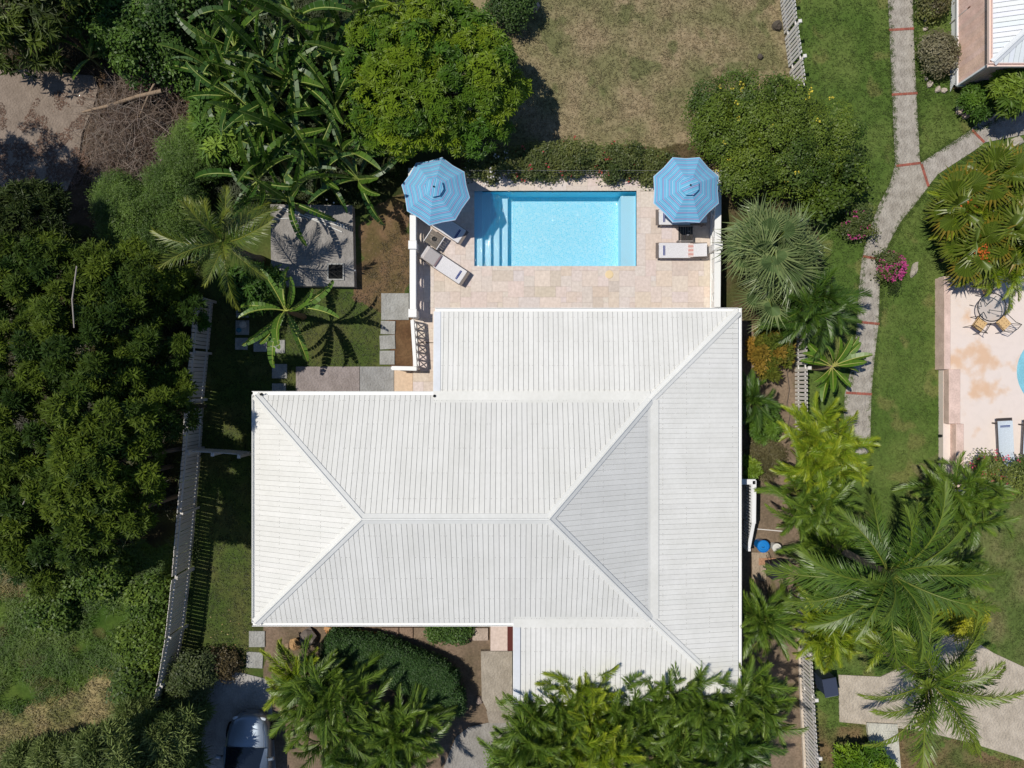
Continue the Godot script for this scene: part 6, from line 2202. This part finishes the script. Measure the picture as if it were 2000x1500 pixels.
func make_neighbour_house() -> void:
	var o := thing("pink_house", "pink house with a white roof and lattice skirting above the garden path", "house")
	var pink := k(254, 218, 202)
	var white := k(234, 236, 238)
	var c := at(1871, 166, 0.5)      # the near corner of the house
	var x0 := c.x
	var z1 := c.z
	var x1 := x0 + 9.0
	var z0 := z1 - 10.0
	var lo := 0.5
	var hi := 2.62
	var w := Build.new()
	w.box(Vector3((x0 + x1) / 2, (lo + hi) / 2, (z0 + z1) / 2), Vector3(x1 - x0, hi - lo, z1 - z0), pink * 0.97)
	part("wall", w.mesh(), M.plaster, o)
	# vertical boarding on the wall that faces the path and on the gable side
	var n := int((z1 - z0) / 0.2)
	for i in n:
		var b := Build.new()
		b.box(Vector3(x0 - 0.008, (lo + hi) / 2, z1 - (i + 0.5) * 0.2), Vector3(0.016, hi - lo - 0.02, 0.197), vary(pink, 0.02))
		part("board", b.mesh(), M.plaster, o)
	for i in int((x1 - x0) / 0.2):
		var b := Build.new()
		b.box(Vector3(x0 + (i + 0.5) * 0.2, (lo + hi) / 2, z1 + 0.008), Vector3(0.186, hi - lo - 0.02, 0.016), vary(pink, 0.02))
		part("board", b.mesh(), M.plaster, o)
	for e in [[Vector3(x0 - 0.03, lo, (z0 + z1) / 2), Vector3(0.06, 0.10, z1 - z0 + 0.06)], [Vector3((x0 + x1) / 2, lo, z1 + 0.03), Vector3(x1 - x0, 0.10, 0.06)], [Vector3(x0 - 0.01, (lo + hi) / 2, z1 + 0.01), Vector3(0.07, hi - lo, 0.07)]]:
		var t := Build.new()
		t.box(e[0], e[1], white)
		part("trim_board", t.mesh(), M.paint, o)
	# skirting below: solid board near the corner, diagonal lattice further along and a small pierced screen
	var sk := Build.new()
	sk.box(Vector3(x0 + 0.06, lo / 2, z1 - 2.3), Vector3(0.05, lo - 0.04, 3.2), white)
	sk.box(Vector3((x0 + x1) / 2 + 0.1, lo / 2, z1 - 0.05), Vector3(x1 - x0, lo - 0.04, 0.05), k(120, 92, 80))
	part("skirting", sk.mesh(), M.paint, o)
	for i in 60:
		var l := Build.new()
		var z := z1 - 3.9 - i * 0.1
		l.box(Vector3(x0 + 0.03, lo / 2, z), Vector3(0.02, 0.66, 0.04), white, Basis(Vector3.RIGHT, 0.7))
		part("lattice_slat", l.mesh(), M.paint, o)
	for i in 22:
		var l := Build.new()
		var z := z1 - 0.15 - i * 0.07
		for s in [-0.75, 0.75]:
			l.box(Vector3(x0 - 0.005 + s * 0.012, lo / 2, z), Vector3(0.014, 0.60, 0.022), white, Basis(Vector3.RIGHT, s))
		part("lattice_slat", l.mesh(), M.paint, o)
	# roof: hipped sheets with an overhanging edge
	var e0 := Vector3(x0 - 0.12, hi + 0.02, z1 + 0.12)
	var ax := x1 + 0.12
	var ridge_z := z0
	var apex := Vector3(x0 + 4.5, hi + 1.5, z1 - 4.5)
	var apex2 := Vector3(x0 + 4.5, hi + 1.5, z0)
	var rb := Build.new()
	roof_back(rb, [Vector3(e0.x, e0.y, z0), e0, apex, apex2], 0.05, k(226, 228, 230))
	roof_back(rb, [e0, Vector3(ax, e0.y, e0.z), apex], 0.05, k(226, 228, 230))
	roof_back(rb, [Vector3(ax, e0.y, e0.z), Vector3(ax, e0.y, z0), apex2, apex], 0.05, k(226, 228, 230))
	var roof := part("roof", rb.mesh(), M.roof, o)
	roof_pieces.clear()
	roof_plane([Vector3(e0.x, e0.y, z0), e0, apex, apex2])
	roof_plane([e0, Vector3(ax, e0.y, e0.z), apex])
	for r in roof_pieces:
		var b := Build.new()
		roof_sheet(b, r, vary(k(236, 240, 243), 0.012))
		part("roof_panel", b.mesh(), M.roof, roof)
	var cp := Build.new()
	capping(cp, e0, apex, 0.14, 0.2, 0.07, k(226, 230, 234))
	part("hip_capping", cp.mesh(), M.roof, roof)
	gutter(o, Vector3(e0.x, e0.y + 0.06, z0), e0 + Vector3(0, 0.06, 0.0), Vector3(-1, 0, 0), k(232, 210, 200))
	gutter(o, e0 + Vector3(-0.14, 0.06, 0), Vector3(ax, e0.y + 0.06, e0.z), Vector3(0, 0, 1), k(232, 210, 200))
	opening(o, Vector3(x0 + 1.9, 1.5, z1 + 0.025), Vector3.RIGHT, Vector3(0, 0, 1), 1.0, 1.1, false)
	# slim standpipe in front of the wall
	var q := at(1855, 46)
	var pole := thing("clothes_post", "slim rusty post standing before the pink boarded wall", "post", q)
	var pb := Build.new()
	pb.tube([Vector3(0, -0.1, 0), Vector3(0.0, 1.15, 0)], [0.022, 0.022], 8, k(206, 200, 196))
	part("pole", pb.mesh(), M.paint, pole)
	var pc := Build.new()
	pc.tube([Vector3(0, 1.14, 0), Vector3(0.0, 1.28, 0)], [0.035, 0.03], 8, k(120, 82, 66))
	part("top", pc.mesh(), M.paint, pole)


func parapet_wall(label: String, a: Vector3, b: Vector3, h: float, wide: float) -> void:
	var m := Build.new()
	m.box((a + b) / 2 + Vector3.UP * h / 2, Vector3(wide, h, absf(b.z - a.z)), k(236, 208, 196), Basis.IDENTITY, 0.02)
	var o := part("garden_wall", m.mesh(), M.plaster, self)
	o.set_meta("label", label)
	o.set_meta("category", "wall")
	o.set_meta("group", "low pink walls round the neighbouring terrace")


func iron_chair(label: String, p: Vector3, turn: float) -> void:
	var o := thing("iron_chair", label, "chair", p, turn, "iron chairs at the round glass table")
	var iron := k(30, 30, 32)
	var f := Build.new()
	for s in [-1.0, 1.0]:
		f.tube([Vector3(0.22, 0, s * 0.24), Vector3(0.22, 0.44, s * 0.23), Vector3(0.22, 0.63, s * 0.25), Vector3(-0.2, 0.66, s * 0.27), Vector3(-0.30, 0.92, s * 0.22)], [0.013, 0.013, 0.013, 0.013, 0.013], 5, iron)
		f.tube([Vector3(-0.26, 0, s * 0.24), Vector3(-0.2, 0.44, s * 0.22), Vector3(-0.30, 0.92, s * 0.22)], [0.013, 0.013, 0.013], 5, iron)
	f.tube([Vector3(-0.30, 0.92, -0.22), Vector3(-0.31, 0.96, 0), Vector3(-0.30, 0.92, 0.22)], [0.013, 0.013, 0.013], 5, iron)
	f.tube([Vector3(0.22, 0.44, -0.23), Vector3(0.22, 0.44, 0.23)], [0.012, 0.012], 5, iron)
	f.tube([Vector3(-0.2, 0.44, -0.22), Vector3(-0.2, 0.44, 0.22)], [0.012, 0.012], 5, iron)
	part("frame", f.mesh(), M.paint, o)
	for i in 4:
		var b := Build.new()
		var z := lerpf(-0.15, 0.15, i / 3.0)
		b.tube([Vector3(-0.21, 0.46, z), Vector3(-0.305, 0.93, z)], [0.007, 0.007], 4, iron)
		part("back_bar", b.mesh(), M.paint, o)
	var s := Build.new()
	s.box(Vector3(0.01, 0.47, 0), Vector3(0.42, 0.05, 0.42), k(226, 190, 138), Basis.IDENTITY, 0.015)
	part("cushion", s.mesh(), M.fabric, o)
	for i in 9:
		var d := Build.new()
		d.lathe(Vector3(-0.11 + 0.12 * (i % 3), 0.494, -0.12 + 0.12 * (i / 3)), [Vector2(0.022, 0), Vector2(0.0, 0.006)], 6, k(120, 84, 56))
		part("button", d.mesh(), M.fabric, o)


func make_terrace() -> void:
	var h := 0.3
	var o: PackedVector2Array = outline([1842, 540, 2060, 540, 2060, 960, 1842, 960], h)
	var e: PackedVector2Array = outline([2060, 540, 2400, 540, 2400, 960, 2060, 960], h)
	var pc := at(2060, 726, h)
	var ring := PackedVector2Array()
	for i in 40:
		ring.append(Vector2(pc.x, pc.z) + Vector2(cos(TAU * i / 40), sin(TAU * i / 40)) * 1.48)
	var b := Build.new()
	var pink := k(230, 216, 208)
	for q in [o, e]:
		for r in Geometry2D.clip_polygons(q, ring):
			b.prism(r, 0.0, h, pink)
	# rusty stains lie along the western side of the floor; the print repeats every 16 m, beyond the terrace
	var im := Image.create(1024, 1024, true, Image.FORMAT_RGB8)
	var sn := noise(61, 0.9, 4)
	for y in 1024:
		for x in 1024:
			var wx := 16.0 + x / 64.0
			var wz := y / 64.0 if y < 512 else y / 64.0 - 16.0
			var f := sn.get_noise_2d(wx, wz) * 0.9 + 0.62 - 0.34 * absf(wx - 18.0) - 0.24 * absf(wz + 0.6)
			var g := 1.0 + sn.get_noise_2d(wx * 3.0, wz * 3.0) * 0.025
			im.set_pixel(x, y, (Color(1, 1, 1) * g).lerp(Color(0.93, 0.77, 0.60), smoothstep(0.1, 0.8, f) * 0.6))
	im.generate_mipmaps()
	var m := material("stained_floor", 0.85, ImageTexture.create_from_image(im), 16.0)
	structure("terrace", b.mesh(), m, "pale pink terrace of the neighbouring house with rusty stains")
	var pool := Node3D.new()
	pool.name = "round_pool"
	add_child(pool)
	pool.set_meta("kind", "structure")
	pool.set_meta("label", "small round pale blue pool in the pink terrace")
	var fl := Build.new()
	fl.lathe(Vector3(pc.x, 0, pc.z), [Vector2(1.475, h - 0.01), Vector2(1.44, 0.06), Vector2(1.3, 0.02), Vector2(0, 0.01)], 40, k(170, 230, 240))
	part("basin", fl.mesh(), M.plaster, pool)
	var wt := Build.new()
	wt.lathe(Vector3(pc.x, h - 0.06, pc.z), [Vector2(1.465, 0), Vector2(0.7, 0.003), Vector2(0, 0)], 40, Color.WHITE)
	part("water", wt.mesh(), M.water, pool)
	var a0 := at(1831, 545)
	var a1 := at(1833, 722)
	parapet_wall("low pink terrace wall beside the areca palm, its plain northern length", a0, a1, 0.62, 0.24)
	parapet_wall("low pink terrace wall in the middle, set a little further in", at(1841, 722) , at(1848, 826), 0.66, 0.44)
	parapet_wall("low pink terrace wall with a small dark fitting, ending at the flowering bush", at(1852, 826), at(1856, 950), 0.68, 0.30)
	var fit := thing("wall_fitting", "small dark fitting on the side of the low pink wall", "light fitting", at(1846, 851, 0.45))
	var fb := Build.new()
	fb.box(Vector3(-0.20, 0.06, 0), Vector3(0.06, 0.12, 0.10), k(30, 30, 30), Basis.IDENTITY, 0.01)
	part("body", fb.mesh(), M.paint, fit)
	# table and chairs
	var tp := at(1937, 600, h + 0.72)
	tp.y = h
	var t := thing("glass_table", "round glass topped table with black rim on the pink terrace", "table", tp)
	var rim := TorusMesh.new()
	rim.inner_radius = 0.515
	rim.outer_radius = 0.555
	rim.rings = 40
	rim.ring_segments = 8
	part("rim", rim, M.iron, t, Transform3D(Basis.IDENTITY, Vector3(0, 0.72, 0)))
	var gl := Build.new()
	gl.lathe(Vector3(0, 0.715, 0), [Vector2(0.52, 0), Vector2(0.52, 0.01), Vector2(0, 0.01)], 40, Color.WHITE)
	part("glass_top", gl.mesh(), M.glass, t)
	for i in 4:
		var l := Build.new()
		var a := TAU * i / 4 + 0.4
		l.tube([Vector3(cos(a), 0, sin(a)) * 0.42, Vector3(cos(a) * 0.16, 0.35, sin(a) * 0.16), Vector3(cos(a) * 0.46, 0.71, sin(a) * 0.46)], [0.016, 0.016, 0.016], 6, k(28, 28, 30))
		part("leg", l.mesh(), M.paint, t)
	iron_chair("iron chair with buttoned tan cushion pulled out southwest of the glass table", at(1911, 634, 0.7) * Vector3(1, 0, 1) + Vector3.UP * h, 0.95)
	iron_chair("iron chair with plain tan cushion tucked southeast of the glass table", at(1958, 632, 0.7) * Vector3(1, 0, 1) + Vector3.UP * h, 2.3)
	iron_chair("iron chair at the glass table, mostly hidden below the palm leaves", at(1925, 560, 0.7) * Vector3(1, 0, 1) + Vector3.UP * h, -1.2)
	make_lounger("pale sun lounger on the pink terrace beside the flowering bush", at(1964, 868, 0.6) * Vector3(1, 0, 1) + Vector3.UP * h, PI / 2 + 0.05, 0.35, false, false, k(214, 226, 236), k(64, 56, 54))
	make_lounger("sun lounger on the pink terrace, cut off at the picture edge", at(2012, 872, 0.6) * Vector3(1, 0, 1) + Vector3.UP * h, PI / 2 - 0.05, 0.35, false, false, k(214, 226, 236), k(64, 56, 54))


func bucket(called: String, label: String, cat: String, px: float, py: float, r: float, h: float, col: Color, lid: Color, y0: float) -> void:
	var p := at(px, py, h + y0)
	var o := thing(called, label, cat, Vector3(p.x, y0, p.z))
	var b := Build.new()
	b.lathe(Vector3.ZERO, [Vector2(r * 0.85, 0), Vector2(r, h), Vector2(r * 1.06, h), Vector2(r * 1.06, h + 0.02), Vector2(r * 0.93, h + 0.02), Vector2(r * 0.91, h * 0.9)], 24, col)
	part("tub", b.mesh(), M.gloss, o)
	var l := Build.new()
	l.lathe(Vector3.ZERO, [Vector2(r * 0.92, h - 0.01), Vector2(r * 0.6, h + 0.005), Vector2(r * 0.55, h - 0.02), Vector2(0, h - 0.015)], 24, lid)
	part("lid", l.mesh(), M.gloss, o)
	var hd := Build.new()
	hd.tube([Vector3(-r * 0.3, h + 0.01, 0.02), Vector3(0, h + 0.04, 0.05), Vector3(r * 0.25, h + 0.01, 0.02)], [0.012, 0.014, 0.012], 5, lid * 0.5)
	part("handle", hd.mesh(), M.paint, o)


func pipe(called: String, label: String, cat: String, pts: Array, r: float, col: Color, group := "") -> void:
	var b := Build.new()
	var rr := []
	for p in pts:
		rr.append(r)
	b.tube(pts, rr, 7, col)
	var o := part(called, b.mesh(), M.paint, self)
	o.set_meta("label", label)
	o.set_meta("category", cat)
	if group != "":
		o.set_meta("group", group)


func boulder(label: String, px: float, py: float, s: Vector3, col: Color) -> void:
	var b := Build.new()
	b.rock(Vector3.ZERO, s, rng, col)
	var o := part("boulder", b.mesh(), M.stone, self, Transform3D(Basis(Vector3.UP, rng.randf() * 3.0), at(px, py) + Vector3(0, s.y * 0.45, 0)))
	o.set_meta("label", label)
	o.set_meta("category", "rock")
	o.set_meta("group", "garden rocks")


func make_cistern() -> void:
	var h := 0.45
	var o := thing("cistern", "grey concrete cistern slab between the banana grove and the lone banana", "cistern")
	var b := Build.new()
	b.prism(outline([528, 399, 688, 401, 692, 560, 530, 558], h), -0.05, h, k(158, 154, 150))
	part("slab", b.mesh(), M.concrete, o)
	var c := at(656, 531, h)
	var fr := Build.new()
	for s in [-1.0, 1.0]:
		fr.box(c + Vector3(s * 0.30, 0.02, 0), Vector3(0.05, 0.06, 0.66), k(150, 150, 146))
		fr.box(c + Vector3(0, 0.02, s * 0.30), Vector3(0.55, 0.06, 0.05), k(150, 150, 146))
	var f := part("hatch", fr.mesh(), M.paint, o)
	var pl := Build.new()
	pl.box(c + Vector3(0, 0.012, 0), Vector3(0.545, 0.03, 0.545), k(14, 14, 17))
	part("hatch_cover", pl.mesh(), M.matte, f)
	var y := h + 0.02
	pipe("plastic_pipe", "long white plastic pipe lying across the cistern, uppermost of three", "pipe", [at(546, 404, y), at(672, 440, y)], 0.022, k(226, 226, 222), "white pipes on the cistern")
	pipe("plastic_pipe", "long white plastic pipe lying across the cistern, in the middle of three", "pipe", [at(552, 410, y), at(680, 446, y)], 0.022, k(226, 226, 222), "white pipes on the cistern")
	pipe("plastic_pipe", "long white plastic pipe lying across the cistern, lowest of three", "pipe", [at(572, 412, y), at(668, 453, y)], 0.022, k(222, 222, 218), "white pipes on the cistern")
	pipe("short_pipe", "short white pipe lying level under the banana leaves on the cistern", "pipe", [at(524, 428, y), at(592, 425, y)], 0.022, k(214, 214, 210))
	pipe("bent_pipe", "white bent pipe rising against the end wall of the cistern", "pipe", [at(693, 528, 0.55), at(694, 528, 0.12), at(694, 541, 0.1), at(689, 543, 0.1)], 0.03, k(226, 226, 222))
	for e in [[652, 396, "small white pipe stub at the banana edge of the cistern"], [638, 390, "small white pipe stub behind the cistern under the leaves"]]:
		pipe("pipe_stub", e[2], "pipe", [at(e[0], e[1], 0.1), at(e[0], e[1], 0.6)], 0.035, k(230, 230, 226))


func make_brush_pile() -> void:
	var c := at(265, 270, 0.3)
	var o := thing("brush_pile", "big brown heap of dead branches beside the old slab", "brush pile", Vector3(c.x, 0, c.z))
	var twigs := Build.new()
	for i in 1900:
		var a := rng.randf() * TAU
		var r := sqrt(rng.randf())
		var p := Vector3(cos(a) * r * 2.15, 0, sin(a) * r * 2.85)
		p.y = 1.25 * (1.0 - r * r) * rng.randf_range(0.4, 1.0) + 0.04
		var d := Vector3(rng.randfn(), rng.randf_range(-0.4, 0.7), rng.randfn()).normalized() * rng.randf_range(0.25, 1.15)
		var bend := Vector3(rng.randfn(), rng.randfn() * 0.3, rng.randfn()) * 0.06
		var q := p + d
		q.y = maxf(q.y, 0.03)
		var w := rng.randf_range(0.004, 0.011)
		twigs.tube([p, (p + q) / 2 + bend, q], [w, w * 0.8, w * 0.4], 3, vary(k(134, 116, 102).lerp(k(200, 188, 176), rng.randf() * rng.randf()), 0.3))
	part("twigs", twigs.mesh(), M.bark, o).set_meta("kind", "stuff")
	var xfs := []
	var cols := PackedColorArray()
	for i in 3600:
		var a := rng.randf() * TAU
		var r := sqrt(rng.randf())
		var p := Vector3(cos(a) * r * 2.0, 0, sin(a) * r * 2.8)
		p.y = 0.95 * (1.0 - r * r) * rng.randf_range(0.2, 0.95) + 0.03
		xfs.append(Transform3D(Basis.from_euler(Vector3(rng.randf() * TAU, rng.randf() * TAU, 0)).scaled(Vector3.ONE * rng.randf_range(0.5, 1.1)), p))
		cols.append(vary(k(132, 108, 92).lerp(k(98, 84, 74), rng.randf()), 0.3))
	copies("dry_leaves", sprig(5, 0.10, 0.08, 0.03, 5), M.leaf, xfs, cols, o)
	var heap := Build.new()
	heap.rock(Vector3(0, -0.1, 0), Vector3(1.8, 0.8, 2.4), rng, k(70, 56, 46))
	part("core", heap.mesh(), M.soil, o)
	for e in [[162, 219, 0.55, 316, 178, 0.95, 0.075, "long bare log lying across the top of the brush pile"], [272, 229, 0.75, 302, 163, 0.9, 0.04, "shorter bare branch propped against the log on the brush pile"]]:
		var b := Build.new()
		var p := at(e[0], e[1], e[2])
		var q := at(e[3], e[4], e[5])
		b.tube([p, p.lerp(q, 0.3) + Vector3(0, 0.05, 0.05), p.lerp(q, 0.7) + Vector3(0, 0.04, -0.02), q], [e[6] * 0.6, e[6] * 0.9, e[6], e[6] * 1.1], 7, k(158, 138, 116))
		var l := part("log", b.mesh(), M.bark, self)
		l.set_meta("label", e[7])
		l.set_meta("category", "log")
